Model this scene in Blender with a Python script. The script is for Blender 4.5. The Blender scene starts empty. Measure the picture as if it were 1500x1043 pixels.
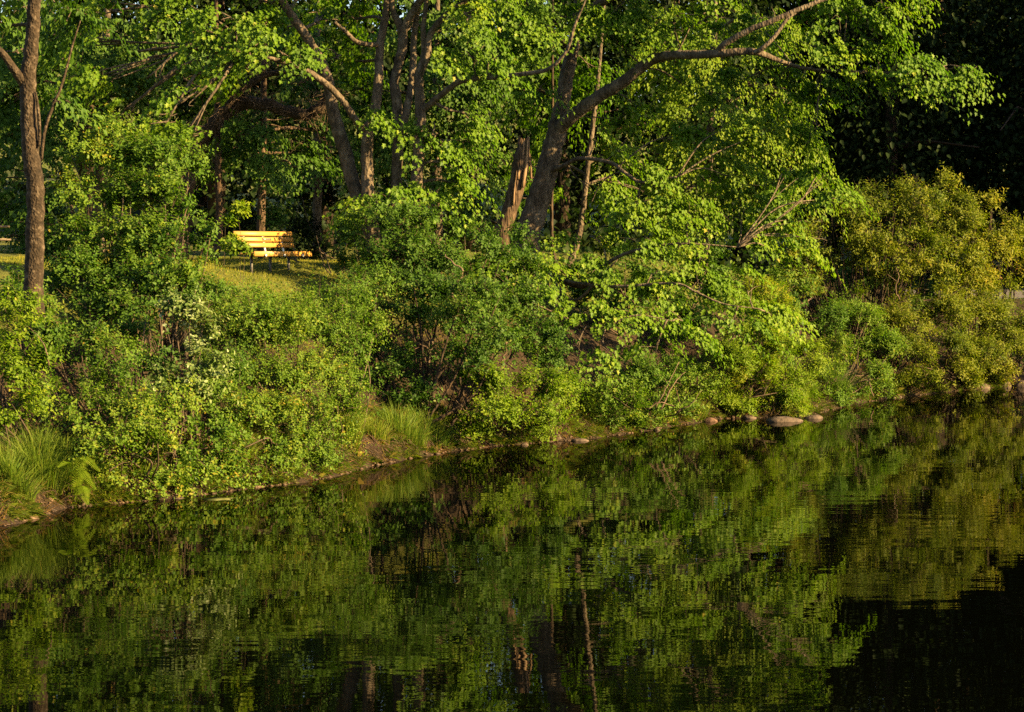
import bpy, math, random
import numpy as np
from mathutils import Vector, Matrix

SC = bpy.context.scene
COL = SC.collection
RAD = math.radians

# ------------------------------------------------------------------ camera, world, sun, exposure
FPX = 3383.0                       # focal length in pixels of the 1500 px wide photograph
CAM_H = 4.0
PITCH = math.atan(146.5 / FPX)     # horizon at row 375
cam_d = bpy.data.cameras.new('camera'); cam = bpy.data.objects.new('camera', cam_d); COL.objects.link(cam)
cam.location = (0, 0, CAM_H); cam.rotation_euler = (RAD(90) - PITCH, 0, 0)
cam_d.sensor_width = 36; cam_d.lens = 36 * FPX / 1500
cam_d.clip_start = 0.5; cam_d.clip_end = 3000
SC.camera = cam

SUN_AZ, SUN_EL = 112.0, 24.0       # degrees clockwise from +Y, degrees up
w = bpy.data.worlds.new('World'); SC.world = w; w.use_nodes = True
nt = w.node_tree; nt.nodes.clear()
wo = nt.nodes.new('ShaderNodeOutputWorld'); bg = nt.nodes.new('ShaderNodeBackground'); sky = nt.nodes.new('ShaderNodeTexSky')
sky.sky_type = 'NISHITA'; sky.sun_disc = False
sky.sun_elevation = RAD(SUN_EL); sky.sun_rotation = RAD(SUN_AZ)
bg.inputs['Strength'].default_value = 0.05
nt.links.new(sky.outputs[0], bg.inputs[0]); nt.links.new(bg.outputs[0], wo.inputs[0])

sd = bpy.data.lights.new('sun', 'SUN'); sun = bpy.data.objects.new('sun', sd); COL.objects.link(sun)
sd.energy = 5.0; sd.angle = RAD(0.5); sd.color = (1.0, 0.72, 0.32)
SUN_DIR = Vector((math.sin(RAD(SUN_AZ)) * math.cos(RAD(SUN_EL)), math.cos(RAD(SUN_AZ)) * math.cos(RAD(SUN_EL)), math.sin(RAD(SUN_EL))))
sun.rotation_euler = SUN_DIR.to_track_quat('Z', 'Y').to_euler(); sun.location = (40, -20, 40)

SC.view_settings.view_transform = 'Standard'; SC.view_settings.look = 'None'
SC.view_settings.exposure = 2.28; SC.view_settings.gamma = 1.0; SC.view_settings.use_curve_mapping = False
SC.cycles.max_bounces = 6; SC.cycles.diffuse_bounces = 2; SC.cycles.glossy_bounces = 3
SC.cycles.transmission_bounces = 3; SC.cycles.transparent_max_bounces = 4
SC.cycles.caustics_reflective = False; SC.cycles.caustics_refractive = False
SC.cycles.use_denoising = False

# ------------------------------------------------------------------ pixel -> place
CP, SP = math.cos(PITCH), math.sin(PITCH)
def at(px, py, Y):
    """Point at distance Y (metres from the camera along +Y) seen at photo pixel (px, py)."""
    x, y = (px - 750) / FPX, -(py - 521.5) / FPX
    dy, dz = CP + y * SP, -SP + y * CP
    t = Y / dy
    return np.array((x * t, Y, CAM_H + dz * t))
def water_at(px, py):
    x, y = (px - 750) / FPX, -(py - 521.5) / FPX
    dy, dz = CP + y * SP, -SP + y * CP
    t = -CAM_H / dz
    return np.array((x * t, dy * t))
def ppm(Y): return FPX / Y          # pixels per metre

SHORE_PX = [(0,771),(40,760),(90,744),(150,738),(220,733),(300,724),(370,714),(420,709),(480,699),(540,683),(600,671),(660,661),(720,654),
            (790,648),(860,643),(910,636),(960,628),(1010,620),(1060,613),(1110,612),(1160,613),(1205,603),(1250,591),(1300,584),(1350,578),(1410,572),(1460,567),(1500,564)]
shore = [water_at(*p) for p in SHORE_PX]
shore = [np.array(p) for p in ((-160,-30),(-70,-12),(-28,12),(-14,26),(-9.3,32))] + shore + [np.array(p) for p in ((19,75),(26,77),(40,74),(70,66),(160,50))]  # right end bends into an added cove, ground for the unseen shade trees
SH = np.array(shore)
def shore_dist(X, Y):
    """Signed distance to the water's edge, positive on land."""
    X = np.asarray(X, float); Y = np.asarray(Y, float)
    best = np.full(X.shape, 1e9); sgn = np.ones(X.shape)
    for a, b in zip(SH[:-1], SH[1:]):
        d = b - a; L2 = d @ d
        t = np.clip(((X - a[0]) * d[0] + (Y - a[1]) * d[1]) / L2, 0, 1)
        ex, ey = X - a[0] - t * d[0], Y - a[1] - t * d[1]
        q = ex * ex + ey * ey
        m = q < best
        best = np.where(m, q, best)
        sgn = np.where(m, np.where(d[0] * ey - d[1] * ex > 0, 1.0, -1.0), sgn)
    return np.sqrt(best) * sgn
def wob(X, Y, f):                    # cheap smooth noise
    return (np.sin(X * f * 1.7 + Y * f * 0.9 + 1.3) + np.sin(X * f * -0.8 + Y * f * 2.1 + 4.1) + np.sin((X + Y) * f * 3.3 + 0.7) * 0.6) / 2.6
PR_S = [-60,-8,-3,-0.6,-0.05,0.05,0.24,0.42,2,4,5.3,7.3,12,30,60,200]
PR_Z = [-6,-2.2,-0.9,-0.22,-0.03,0.03,0.13,0.38,1.45,2.75,3.42,3.80,3.95,4.5,8,30]
def terrain(X, Y):
    X = np.asarray(X, float); Y = np.asarray(Y, float)
    s = shore_dist(X, Y)
    z = np.interp(s, PR_S, PR_Z)
    k = np.clip((X - 3) / 9, 0, 1); k = k * k * (3 - 2 * k)
    z = np.where(z > 0.3, 0.3 + (z - 0.3) * (1 - 0.3 * k), z)
    amp = np.clip(s, 0, 1.5) / 1.5
    z = z + amp * (0.06 * wob(X, Y, 1.1) + 0.03 * wob(X, Y, 3.7))
    z = z + np.where((s > -0.6) & (s < 1.2), 0.095 * wob(X, Y, 3.1) + 0.04 * wob(X, Y, 7.7), 0)
    back = np.interp(-9 - Y, [-20, 0, 3, 60], [-6, 0, 1.8, 5])
    return np.maximum(z, back)
def ground_z(x, y): return float(terrain(np.array([x]), np.array([y]))[0])

# ------------------------------------------------------------------ mesh helpers
def mesh_from(name, V, F, nper=None, attr=None, smooth=False):
    """V (n,3); F either an (m,k) array or a flat loop array with nper loop counts."""
    me = bpy.data.meshes.new(name)
    V = np.asarray(V, np.float32)
    F = np.asarray(F, np.int32)
    if nper is None:
        nper = np.full(len(F), F.shape[1], np.int32); F = F.ravel()
    nper = np.asarray(nper, np.int32)
    me.vertices.add(len(V)); me.vertices.foreach_set('co', V.ravel())
    me.loops.add(len(F)); me.loops.foreach_set('vertex_index', F)
    st = np.zeros(len(nper), np.int32); st[1:] = np.cumsum(nper)[:-1]
    me.polygons.add(len(nper)); me.polygons.foreach_set('loop_start', st); me.polygons.foreach_set('loop_total', nper)
    if smooth: me.polygons.foreach_set('use_smooth', np.ones(len(nper), bool))
    if attr is not None:
        a = me.attributes.new('tint', 'FLOAT', 'POINT'); a.data.foreach_set('value', np.asarray(attr, np.float32))
    me.update(calc_edges=True)
    return me
def link(name, me, mat=None, parent=None, label=None, cat=None, group=None, kind=None):
    o = bpy.data.objects.new(name, me); COL.objects.link(o)
    if mat is not None and me is not None and not me.materials: me.materials.append(mat)
    if parent is not None: o.parent = parent
    if label: o['label'] = label
    if cat: o['category'] = cat
    if group: o['group'] = group
    if kind: o['kind'] = kind
    return o
def thing(name, loc, label, cat, group=None):
    o = link(name, None, None, None, label, cat, group)
    o.location = loc; o.empty_display_size = 0.2
    return o

class MB:
    """Collects boxes and tubes into one mesh."""
    def __init__(s): s.V = []; s.L = []; s.N = []; s.n = 0; s.T = []
    def add(s, V, F, tint=0.5):
        V = np.asarray(V, float)
        for f in F: s.L.extend(i + s.n for i in f); s.N.append(len(f))
        s.V.append(V); s.n += len(V); s.T.append(np.full(len(V), tint))
        return s
    def box(s, c, size, R=None, bev=0.0, tint=0.5):
        x, y, z = [v / 2 for v in size]
        if bev <= 0:
            V = np.array([(a * x, b * y, d * z) for a in (-1, 1) for b in (-1, 1) for d in (-1, 1)])
            F = [(0,1,3,2),(4,6,7,5),(0,4,5,1),(2,3,7,6),(0,2,6,4),(1,5,7,3)]
        else:                                            # chamfer round the long section
            b = bev; prof = [(-y, -z + b), (-y, z - b), (-y + b, z), (y - b, z), (y, z - b), (y, -z + b), (y - b, -z), (-y + b, -z)]
            V = np.array([(-x, p, q) for p, q in prof] + [(x, p, q) for p, q in prof])
            F = [tuple(range(8)), tuple(range(15, 7, -1))] + [((i + 1) % 8, i, 8 + i, 8 + (i + 1) % 8) for i in range(8)]
        if R is not None: V = V @ np.array(R).T
        return s.add(V + np.array(c), F, tint)
    def tube(s, P, r, sides=8, cap=True, rough=0.0, rng=None, tint=0.5):
        P = np.asarray(P, float); n = len(P)
        r = np.asarray(r, float) * np.ones(n)
        T = np.gradient(P, axis=0); T /= np.linalg.norm(T, axis=1)[:, None] + 1e-9
        ref = np.array((0.0, 0, 1)) if abs(T[0][2]) < 0.9 else np.array((1.0, 0, 0))
        u = np.cross(T[0], ref); u /= np.linalg.norm(u)
        V = []
        for i in range(n):
            u = u - T[i] * (u @ T[i]); u /= np.linalg.norm(u) + 1e-9
            v = np.cross(T[i], u)
            a = np.arange(sides) / sides * 2 * np.pi
            rr = r[i] * np.ones(sides)
            if rough and rng is not None: rr = rr * (1 + rough * rng.uniform(-1, 1, sides))
            V.append(P[i] + (np.cos(a) * rr)[:, None] * u + (np.sin(a) * rr)[:, None] * v)
        V = np.concatenate(V); F = []
        for i in range(n - 1):
            for j in range(sides):
                k = (j + 1) % sides
                F.append((i * sides + j, i * sides + k, (i + 1) * sides + k, (i + 1) * sides + j))
        if cap: F.append(tuple(range(sides - 1, -1, -1))); F.append(tuple((n - 1) * sides + j for j in range(sides)))
        return s.add(V, F, tint)
    def build(s, name, mat, parent=None, smooth=False, origin=None, **kw):
        V = np.concatenate(s.V)
        if origin is not None: V = V - np.array(origin)
        me = mesh_from(name, V, s.L, s.N, np.concatenate(s.T), smooth)
        return link(name, me, mat, parent, **kw)

def spline(P, n):
    """Catmull-Rom through P with n samples per span."""
    P = np.asarray(P, float)
    if len(P) == 2: return P[0] + (P[1] - P[0]) * np.linspace(0, 1, n + 1)[:, None]
    Q = np.vstack([2 * P[0] - P[1], P, 2 * P[-1] - P[-2]]); out = []
    for i in range(1, len(Q) - 2):
        p0, p1, p2, p3 = Q[i - 1:i + 3]
        for t in np.linspace(0, 1, n, endpoint=False):
            out.append(0.5 * (2 * p1 + (p2 - p0) * t + (2 * p0 - 5 * p1 + 4 * p2 - p3) * t * t + (3 * p1 - p0 - 3 * p2 + p3) * t ** 3))
    out.append(P[-1]); return np.array(out)
def nrm(A): return A / (np.linalg.norm(A, axis=-1, keepdims=True) + 1e-9)

# ------------------------------------------------------------------ materials
def new_mat(name):
    m = bpy.data.materials.new(name); m.use_nodes = True
    t = m.node_tree; t.nodes.clear()
    o = t.nodes.new('ShaderNodeOutputMaterial')
    return m, t, o
def node(t, kind, **inp):
    n = t.nodes.new(kind)
    for k, v in inp.items():
        key = k.replace('_', ' ')
        if key in n.inputs: n.inputs[key].default_value = v
        else: setattr(n, k, v)
    return n
def ramp(t, stops):
    r = t.nodes.new('ShaderNodeValToRGB'); e = r.color_ramp.elements
    while len(e) < len(stops): e.new(0.5)
    for el, (p, c) in zip(e, stops): el.position = p; el.color = (*c, 1)
    return r
def leaf_mat(name, stops, trans=0.35, tcol=(1.0, 1.25, 0.35), rough=0.5, spec=0.2, single=False):
    m, t, o = new_mat(name)
    r = ramp(t, stops)
    if single:
        src = node(t, 'ShaderNodeObjectInfo'); t.links.new(src.outputs['Random'], r.inputs[0])
    else:
        src = node(t, 'ShaderNodeAttribute', attribute_name='tint'); t.links.new(src.outputs['Fac'], r.inputs[0])
    p = node(t, 'ShaderNodeBsdfPrincipled', Roughness=rough); p.inputs['Specular IOR Level'].default_value = spec
    t.links.new(r.outputs[0], p.inputs['Base Color'])
    tr = node(t, 'ShaderNodeBsdfTranslucent')
    mu = node(t, 'ShaderNodeMix', data_type='RGBA', blend_type='MULTIPLY'); mu.inputs[0].default_value = 1
    t.links.new(r.outputs[0], mu.inputs[6]); mu.inputs[7].default_value = (*tcol, 1)
    t.links.new(mu.outputs[2], tr.inputs[0])
    mx = node(t, 'ShaderNodeMixShader'); mx.inputs[0].default_value = trans
    t.links.new(p.outputs[0], mx.inputs[1]); t.links.new(tr.outputs[0], mx.inputs[2]); t.links.new(mx.outputs[0], o.inputs[0])
    return m
def bark_mat(name, c0, c1, c2, scale=7.0, bump=0.5, stretch=(1, 1, 0.25)):
    m, t, o = new_mat(name)
    tc = node(t, 'ShaderNodeTexCoord'); mp = node(t, 'ShaderNodeMapping'); mp.inputs['Scale'].default_value = stretch
    t.links.new(tc.outputs['Object'], mp.inputs[0])
    n1 = node(t, 'ShaderNodeTexNoise', Scale=scale, Detail=6.0, Roughness=0.65); t.links.new(mp.outputs[0], n1.inputs['Vector'])
    n2 = node(t, 'ShaderNodeTexNoise', Scale=scale * 0.35, Detail=3.0); t.links.new(tc.outputs['Object'], n2.inputs['Vector'])
    vo = node(t, 'ShaderNodeTexVoronoi', Scale=scale * 2.2); t.links.new(mp.outputs[0], vo.inputs['Vector'])
    r = ramp(t, [(0.3, c0), (0.52, c1), (0.75, c2)]); t.links.new(n1.outputs[0], r.inputs[0])
    mu = node(t, 'ShaderNodeMix', data_type='RGBA', blend_type='OVERLAY'); mu.inputs[0].default_value = 0.6
    t.links.new(r.outputs[0], mu.inputs[6]); t.links.new(n2.outputs[0], mu.inputs[7])
    p = node(t, 'ShaderNodeBsdfPrincipled', Roughness=0.85); p.inputs['Specular IOR Level'].default_value = 0.2
    t.links.new(mu.outputs[2], p.inputs['Base Color'])
    ad = node(t, 'ShaderNodeMath', operation='ADD'); t.links.new(n1.outputs[0], ad.inputs[0]); t.links.new(vo.outputs['Distance'], ad.inputs[1])
    b = node(t, 'ShaderNodeBump', Strength=bump, Distance=0.04); t.links.new(ad.outputs[0], b.inputs['Height']); t.links.new(b.outputs[0], p.inputs['Normal'])
    t.links.new(p.outputs[0], o.inputs[0]); return m
def plain_mat(name, c0, c1, scale=8.0, rough=0.7, metal=0.0, bump=0.0, stretch=(1, 1, 1)):
    m, t, o = new_mat(name)
    tc = node(t, 'ShaderNodeTexCoord'); mp = node(t, 'ShaderNodeMapping'); mp.inputs['Scale'].default_value = stretch
    t.links.new(tc.outputs['Object'], mp.inputs[0])
    n1 = node(t, 'ShaderNodeTexNoise', Scale=scale, Detail=5.0, Roughness=0.6); t.links.new(mp.outputs[0], n1.inputs['Vector'])
    r = ramp(t, [(0.35, c0), (0.68, c1)]); t.links.new(n1.outputs[0], r.inputs[0])
    p = node(t, 'ShaderNodeBsdfPrincipled', Roughness=rough, Metallic=metal); p.inputs['Specular IOR Level'].default_value = 0.3
    t.links.new(r.outputs[0], p.inputs['Base Color'])
    if bump:
        b = node(t, 'ShaderNodeBump', Strength=bump, Distance=0.03); t.links.new(n1.outputs[0], b.inputs['Height']); t.links.new(b.outputs[0], p.inputs['Normal'])
    t.links.new(p.outputs[0], o.inputs[0]); return m

MAPLE = [(0.0, (0.038, 0.082, 0.006)), (0.35, (0.075, 0.145, 0.008)), (0.7, (0.125, 0.20, 0.011)), (0.93, (0.185, 0.235, 0.014)), (1.0, (0.25, 0.22, 0.02))]
SHRUB = [(0.0, (0.030, 0.072, 0.008)), (0.35, (0.068, 0.130, 0.012)), (0.7, (0.118, 0.180, 0.016)), (0.92, (0.19, 0.205, 0.018)), (1.0, (0.27, 0.17, 0.02))]
LIME = [(0.0, (0.06, 0.11, 0.007)), (0.4, (0.11, 0.175, 0.009)), (0.75, (0.17, 0.22, 0.012)), (1.0, (0.25, 0.22, 0.015))]
OLIVE = [(0.0, (0.045, 0.078, 0.006)), (0.35, (0.108, 0.132, 0.008)), (0.7, (0.182, 0.178, 0.011)), (0.88, (0.245, 0.175, 0.016)), (1.0, (0.24, 0.10, 0.03))]
PALE = [(0.0, (0.045, 0.085, 0.02)), (0.45, (0.09, 0.135, 0.03)), (0.64, (0.15, 0.19, 0.055)), (0.76, (0.21, 0.245, 0.11)), (1.0, (0.33, 0.36, 0.20))]
DEEP = [(0.0, (0.025, 0.058, 0.008)), (0.5, (0.055, 0.11, 0.011)), (0.85, (0.095, 0.15, 0.015)), (1.0, (0.14, 0.15, 0.02))]
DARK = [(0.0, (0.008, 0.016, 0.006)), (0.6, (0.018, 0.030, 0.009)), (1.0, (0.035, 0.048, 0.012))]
GRASS = [(0.0, (0.05, 0.095, 0.012)), (0.5, (0.11, 0.16, 0.016)), (0.85, (0.19, 0.21, 0.025)), (1.0, (0.28, 0.20, 0.05))]
DRYG = [(0.0, (0.07, 0.07, 0.012)), (0.5, (0.15, 0.10, 0.022)), (1.0, (0.22, 0.10, 0.03))]
LAWN = [(0.0, (0.10, 0.13, 0.012)), (0.6, (0.21, 0.20, 0.02)), (1.0, (0.30, 0.22, 0.03))]
M = {}
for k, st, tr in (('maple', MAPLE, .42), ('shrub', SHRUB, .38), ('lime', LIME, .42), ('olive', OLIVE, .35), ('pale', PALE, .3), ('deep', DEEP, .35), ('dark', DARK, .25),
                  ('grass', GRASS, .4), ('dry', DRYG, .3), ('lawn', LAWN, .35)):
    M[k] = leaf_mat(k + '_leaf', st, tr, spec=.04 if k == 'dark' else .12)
    M[k + '1'] = leaf_mat(k + '_single_leaf', st, tr, single=True)
M['bark'] = bark_mat('maple_bark', (0.025, 0.018, 0.012), (0.085, 0.062, 0.04), (0.20, 0.155, 0.105), 8.0, 0.7, (1, 1, 0.55))
M['bark_pale'] = bark_mat('cherry_bark', (0.010, 0.007, 0.004), (0.034, 0.022, 0.012), (0.13, 0.098, 0.065), 12.0, 0.6, (1, 1, 0.8))
M['bark_warm'] = bark_mat('warm_bark', (0.025, 0.015, 0.009), (0.07, 0.043, 0.025), (0.18, 0.125, 0.075), 9.0, 0.8)
M['bark_dark'] = bark_mat('dark_bark', (0.015, 0.011, 0.008), (0.04, 0.026, 0.016), (0.09, 0.055, 0.03), 8.0, 0.8)
M['twig'] = plain_mat('twig_bark', (0.03, 0.02, 0.012), (0.10, 0.065, 0.036), 6.0, 0.8)
M['dead'] = plain_mat('dead_wood', (0.06, 0.036, 0.02), (0.17, 0.115, 0.068), 9.0, 0.8, 0, 0.4)
M['split'] = plain_mat('split_wood', (0.07, 0.035, 0.015), (0.30, 0.19, 0.10), 14.0, 0.75, 0, 0.5, (1, 1, 0.15))
M['bench'] = plain_mat('bench_wood', (0.34, 0.17, 0.032), (0.44, 0.22, 0.05), 5.0, 0.45, 0, 0.1, (0.25, 4, 4))
M['old_wood'] = plain_mat('weathered_wood', (0.07, 0.05, 0.032), (0.16, 0.12, 0.08), 6.0, 0.75, 0, 0.2, (0.3, 4, 4))
M['post'] = plain_mat('dark_steel', (0.05, 0.045, 0.04), (0.14, 0.125, 0.11), 20.0, 0.5, 0.3)
M['steel'] = plain_mat('galvanised_steel', (0.45, 0.43, 0.40), (0.62, 0.60, 0.56), 20.0, 0.4, 0.3)
M['plaque'] = plain_mat('plaque_bronze', (0.06, 0.05, 0.045), (0.14, 0.12, 0.10), 60.0, 0.4, 0.6)
M['letter'] = plain_mat('plaque_marks', (0.45, 0.38, 0.28), (0.5, 0.42, 0.3), 60.0, 0.5, 0.3)
M['rock'] = plain_mat('rock_stone', (0.028, 0.02, 0.014), (0.115, 0.08, 0.056), 9.0, 0.85, 0, 0.9)
M['rock_red'] = plain_mat('reddish_stone', (0.036, 0.02, 0.012), (0.13, 0.07, 0.042), 9.0, 0.85, 0, 0.9)
M['gravel'] = plain_mat('wet_pebbles', (0.02, 0.012, 0.007), (0.11, 0.065, 0.035), 2.5, 0.6)
M['algae'] = plain_mat('algae_film', (0.04, 0.05, 0.01), (0.10, 0.10, 0.02), 9.0, 0.6)
M['path'] = plain_mat('gravel_path', (0.06, 0.053, 0.05), (0.11, 0.098, 0.094), 30.0, 0.9, 0, 0.3)

def ground_material():
    m, t, o = new_mat('bank_soil')
    g = node(t, 'ShaderNodeNewGeometry'); sp = node(t, 'ShaderNodeSeparateXYZ'); t.links.new(g.outputs['Position'], sp.inputs[0])
    n1 = node(t, 'ShaderNodeTexNoise', Scale=3.0, Detail=8.0, Roughness=0.7); t.links.new(g.outputs['Position'], n1.inputs['Vector'])
    n2 = node(t, 'ShaderNodeTexNoise', Scale=14.0, Detail=6.0, Roughness=0.7); t.links.new(g.outputs['Position'], n2.inputs['Vector'])
    soil = ramp(t, [(0.3, (0.010, 0.007, 0.004)), (0.55, (0.03, 0.018, 0.009)), (0.8, (0.09, 0.05, 0.022))]); t.links.new(n2.outputs[0], soil.inputs[0])
    turf = ramp(t, [(0.3, (0.04, 0.055, 0.008)), (0.7, (0.13, 0.13, 0.018))]); t.links.new(n1.outputs[0], turf.inputs[0])
    mr = node(t, 'ShaderNodeMapRange'); mr.inputs[1].default_value = 2.3; mr.inputs[2].default_value = 3.0; t.links.new(sp.outputs[2], mr.inputs[0])
    mx = node(t, 'ShaderNodeMix', data_type='RGBA'); t.links.new(mr.outputs[0], mx.inputs[0]); t.links.new(soil.outputs[0], mx.inputs[6]); t.links.new(turf.outputs[0], mx.inputs[7])
    p = node(t, 'ShaderNodeBsdfPrincipled', Roughness=0.9); p.inputs['Specular IOR Level'].default_value = 0.2
    t.links.new(mx.outputs[2], p.inputs['Base Color'])
    b = node(t, 'ShaderNodeBump', Strength=0.8, Distance=0.06); t.links.new(n2.outputs[0], b.inputs['Height']); t.links.new(b.outputs[0], p.inputs['Normal'])
    t.links.new(p.outputs[0], o.inputs[0]); return m
def water_material():
    m, t, o = new_mat('lake_water')
    g = node(t, 'ShaderNodeNewGeometry')
    acc = None
    # (mapping scale, slope): wavelets from hand-wide ripples to slow swells; slopes of thousandths
    for sc, slope, det in (((3.0, 12.0, 1), 0.011, 2.0), ((0.8, 4.0, 1), 0.017, 2.0), ((0.22, 0.9, 1), 0.005, 1.0)):
        mp = node(t, 'ShaderNodeMapping'); mp.inputs['Scale'].default_value = sc; mp.inputs['Rotation'].default_value = (0, 0, 0.12)
        t.links.new(g.outputs['Position'], mp.inputs[0])
        n = node(t, 'ShaderNodeTexNoise', Scale=1.0, Detail=det, Roughness=0.5); t.links.new(mp.outputs[0], n.inputs['Vector'])
        sb = node(t, 'ShaderNodeVectorMath', operation='SUBTRACT'); sb.inputs[1].default_value = (0.5, 0.5, 0.5); t.links.new(n.outputs['Color'], sb.inputs[0])
        ml = node(t, 'ShaderNodeVectorMath', operation='MULTIPLY'); ml.inputs[1].default_value = (slope * 0.5, slope, 0); t.links.new(sb.outputs[0], ml.inputs[0])
        if acc is None: acc = ml
        else:
            ad = node(t, 'ShaderNodeVectorMath', operation='ADD'); t.links.new(acc.outputs[0], ad.inputs[0]); t.links.new(ml.outputs[0], ad.inputs[1]); acc = ad
    # calmer and rougher patches drift over the surface
    n = node(t, 'ShaderNodeTexNoise', Scale=0.16, Detail=2.0); t.links.new(g.outputs['Position'], n.inputs['Vector'])
    mr = node(t, 'ShaderNodeMapRange'); mr.inputs[1].default_value = 0.35; mr.inputs[2].default_value = 0.65; mr.inputs[3].default_value = 0.45; mr.inputs[4].default_value = 1.3
    t.links.new(n.outputs[0], mr.inputs[0])
    sl = node(t, 'ShaderNodeVectorMath', operation='SCALE'); t.links.new(acc.outputs[0], sl.inputs[0]); t.links.new(mr.outputs[0], sl.inputs['Scale'])
    up = node(t, 'ShaderNodeVectorMath', operation='ADD'); up.inputs[1].default_value = (0, 0, 1); t.links.new(sl.outputs[0], up.inputs[0])
    nn = node(t, 'ShaderNodeVectorMath', operation='NORMALIZE'); t.links.new(up.outputs[0], nn.inputs[0])
    fr = node(t, 'ShaderNodeFresnel', IOR=1.33); t.links.new(nn.outputs[0], fr.inputs['Normal'])
    mk = node(t, 'ShaderNodeMath', operation='MULTIPLY'); mk.inputs[1].default_value = 1.0; t.links.new(fr.outputs[0], mk.inputs[0])
    df = node(t, 'ShaderNodeBsdfDiffuse'); df.inputs['Color'].default_value = (0.0006, 0.0007, 0.0003, 1)
    gl = node(t, 'ShaderNodeBsdfGlossy', Roughness=0.012); t.links.new(nn.outputs[0], gl.inputs['Normal'])
    ms = node(t, 'ShaderNodeMixShader'); t.links.new(mk.outputs[0], ms.inputs[0]); t.links.new(df.outputs[0], ms.inputs[1]); t.links.new(gl.outputs[0], ms.inputs[2])
    t.links.new(ms.outputs[0], o.inputs[0]); return m

# ------------------------------------------------------------------ setting: ground, water, path
def axis(parts):
    out = []
    for a, b, st in parts: out.extend(np.arange(a, b, st))
    out.append(parts[-1][1]); return np.array(out)
gx = axis([(-1500, -200, 130), (-200, -60, 14), (-60, -20, 2.5), (-20, -10, 0.5), (-10, 18, 0.3), (18, 30, 0.8), (30, 80, 4), (80, 200, 15), (200, 1500, 130)])
gy = axis([(-1500, -200, 130), (-200, -20, 14), (-20, 26, 2.5), (26, 33, 0.5), (33, 74, 0.3), (74, 90, 0.8), (90, 140, 4), (140, 300, 20), (300, 1500, 150)])
GX, GY = np.meshgrid(gx, gy, indexing='ij'); GZ = terrain(GX, GY)
nx, ny = GX.shape; idx = np.arange(nx * ny).reshape(nx, ny)
gF = np.stack([idx[:-1, :-1], idx[1:, :-1], idx[1:, 1:], idx[:-1, 1:]], -1).reshape(-1, 4)
gme = mesh_from('ground', np.stack([GX, GY, GZ], -1).reshape(-1, 3), gF, smooth=True)
link('ground', gme, ground_material(), kind='structure', label='brown earth bank rising from the water to a grassy terrace')
wme = mesh_from('water', [(-200, -40, 0), (200, -40, 0), (200, 130, 0), (-200, 130, 0)], [(0, 1, 2, 3)])
link('water', wme, water_material(), kind='structure', label='dark rippled pond water mirroring the green bank')
# a gravel path follows the shore behind the olive bushes
pc = [(12.8, 79.2), (13.6, 79.9), (14.2, 80.2), (15, 80.5), (20, 83), (30, 85)]
pcs = spline([(a, b, 0) for a, b in pc], 10)
tn = nrm(np.gradient(pcs, axis=0)); sn = np.stack([-tn[:, 1], tn[:, 0], tn[:, 2] * 0], 1)
pv = []
for k in np.linspace(-1.4, 1.4, 8):
    q = pcs + sn * k; q[:, 2] = terrain(q[:, 0], q[:, 1]) + 0.03; pv.append(q)
pv = np.stack(pv, 1); a, b = pv.shape[:2]; pi = np.arange(a * b).reshape(a, b)
link('path', mesh_from('path', pv.reshape(-1, 3), np.stack([pi[:-1, :-1], pi[1:, :-1], pi[1:, 1:], pi[:-1, 1:]], -1).reshape(-1, 4), smooth=True), M['path'], kind='structure', label='grey gravel path behind the olive bushes')

# ------------------------------------------------------------------ leaves
def leaf_template(kind):
    """Local frame: x across, y base to tip, z upper face. Returns verts, faces."""
    if kind == 'maple':
        h = [(0.0, 0.0), (0.44, 0.04), (0.29, 0.27), (0.56, 0.58), (0.25, 0.58), (0.0, 1.0)]
    elif kind == 'ovate':
        h = [(0.0, 0.0), (0.31, 0.30), (0.25, 0.68), (0.0, 1.0)]
    elif kind == 'lobed':
        h = [(0.0, 0.0), (0.46, 0.16), (0.27, 0.52), (0.0, 1.0)]
    elif kind == 'narrow':
        h = [(0.0, 0.0), (0.19, 0.42), (0.0, 1.0)]
    elif kind == 'tuft':                                  # a whole far-off twig end
        h = [(0.0, 0.0), (0.42, 0.10), (0.25, 0.42), (0.46, 0.70), (0.0, 1.0)]
    V = [(x, y, abs(x) * 0.28 - 0.22 * y * y) for x, y in h]; n = len(V)
    V += [(-x, y, z) for x, y, z in V[1:-1]]
    right = tuple(range(n)); left = (0, n - 1) + tuple(n + i for i in range(n - 3, -1, -1))
    return np.array(V), [right, left]
TPL = {k: leaf_template(k) for k in ('maple', 'ovate', 'lobed', 'narrow', 'tuft')}
def leaf_frames(tip, nor):
    t = nrm(tip); x = nrm(np.cross(t, nor)); z = np.cross(x, t)
    return np.stack([x, t, z], -1)                        # columns
def leaf_mesh(name, kind, P, R, S, tint, origin):
    V0, F0 = TPL[kind]; n = len(P); m = len(V0)
    V = np.einsum('nij,mj->nmi', R, V0) * S[:, None, None] + (P - origin)[:, None, :]
    loops = np.array([i for f in F0 for i in f]); per = np.array([len(f) for f in F0])
    L = (np.arange(n)[:, None] * m + loops[None]).ravel(); N = np.tile(per, n)
    return mesh_from(name, V.reshape(-1, 3), L, N, np.repeat(tint, m))
SINGLE = {}
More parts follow.
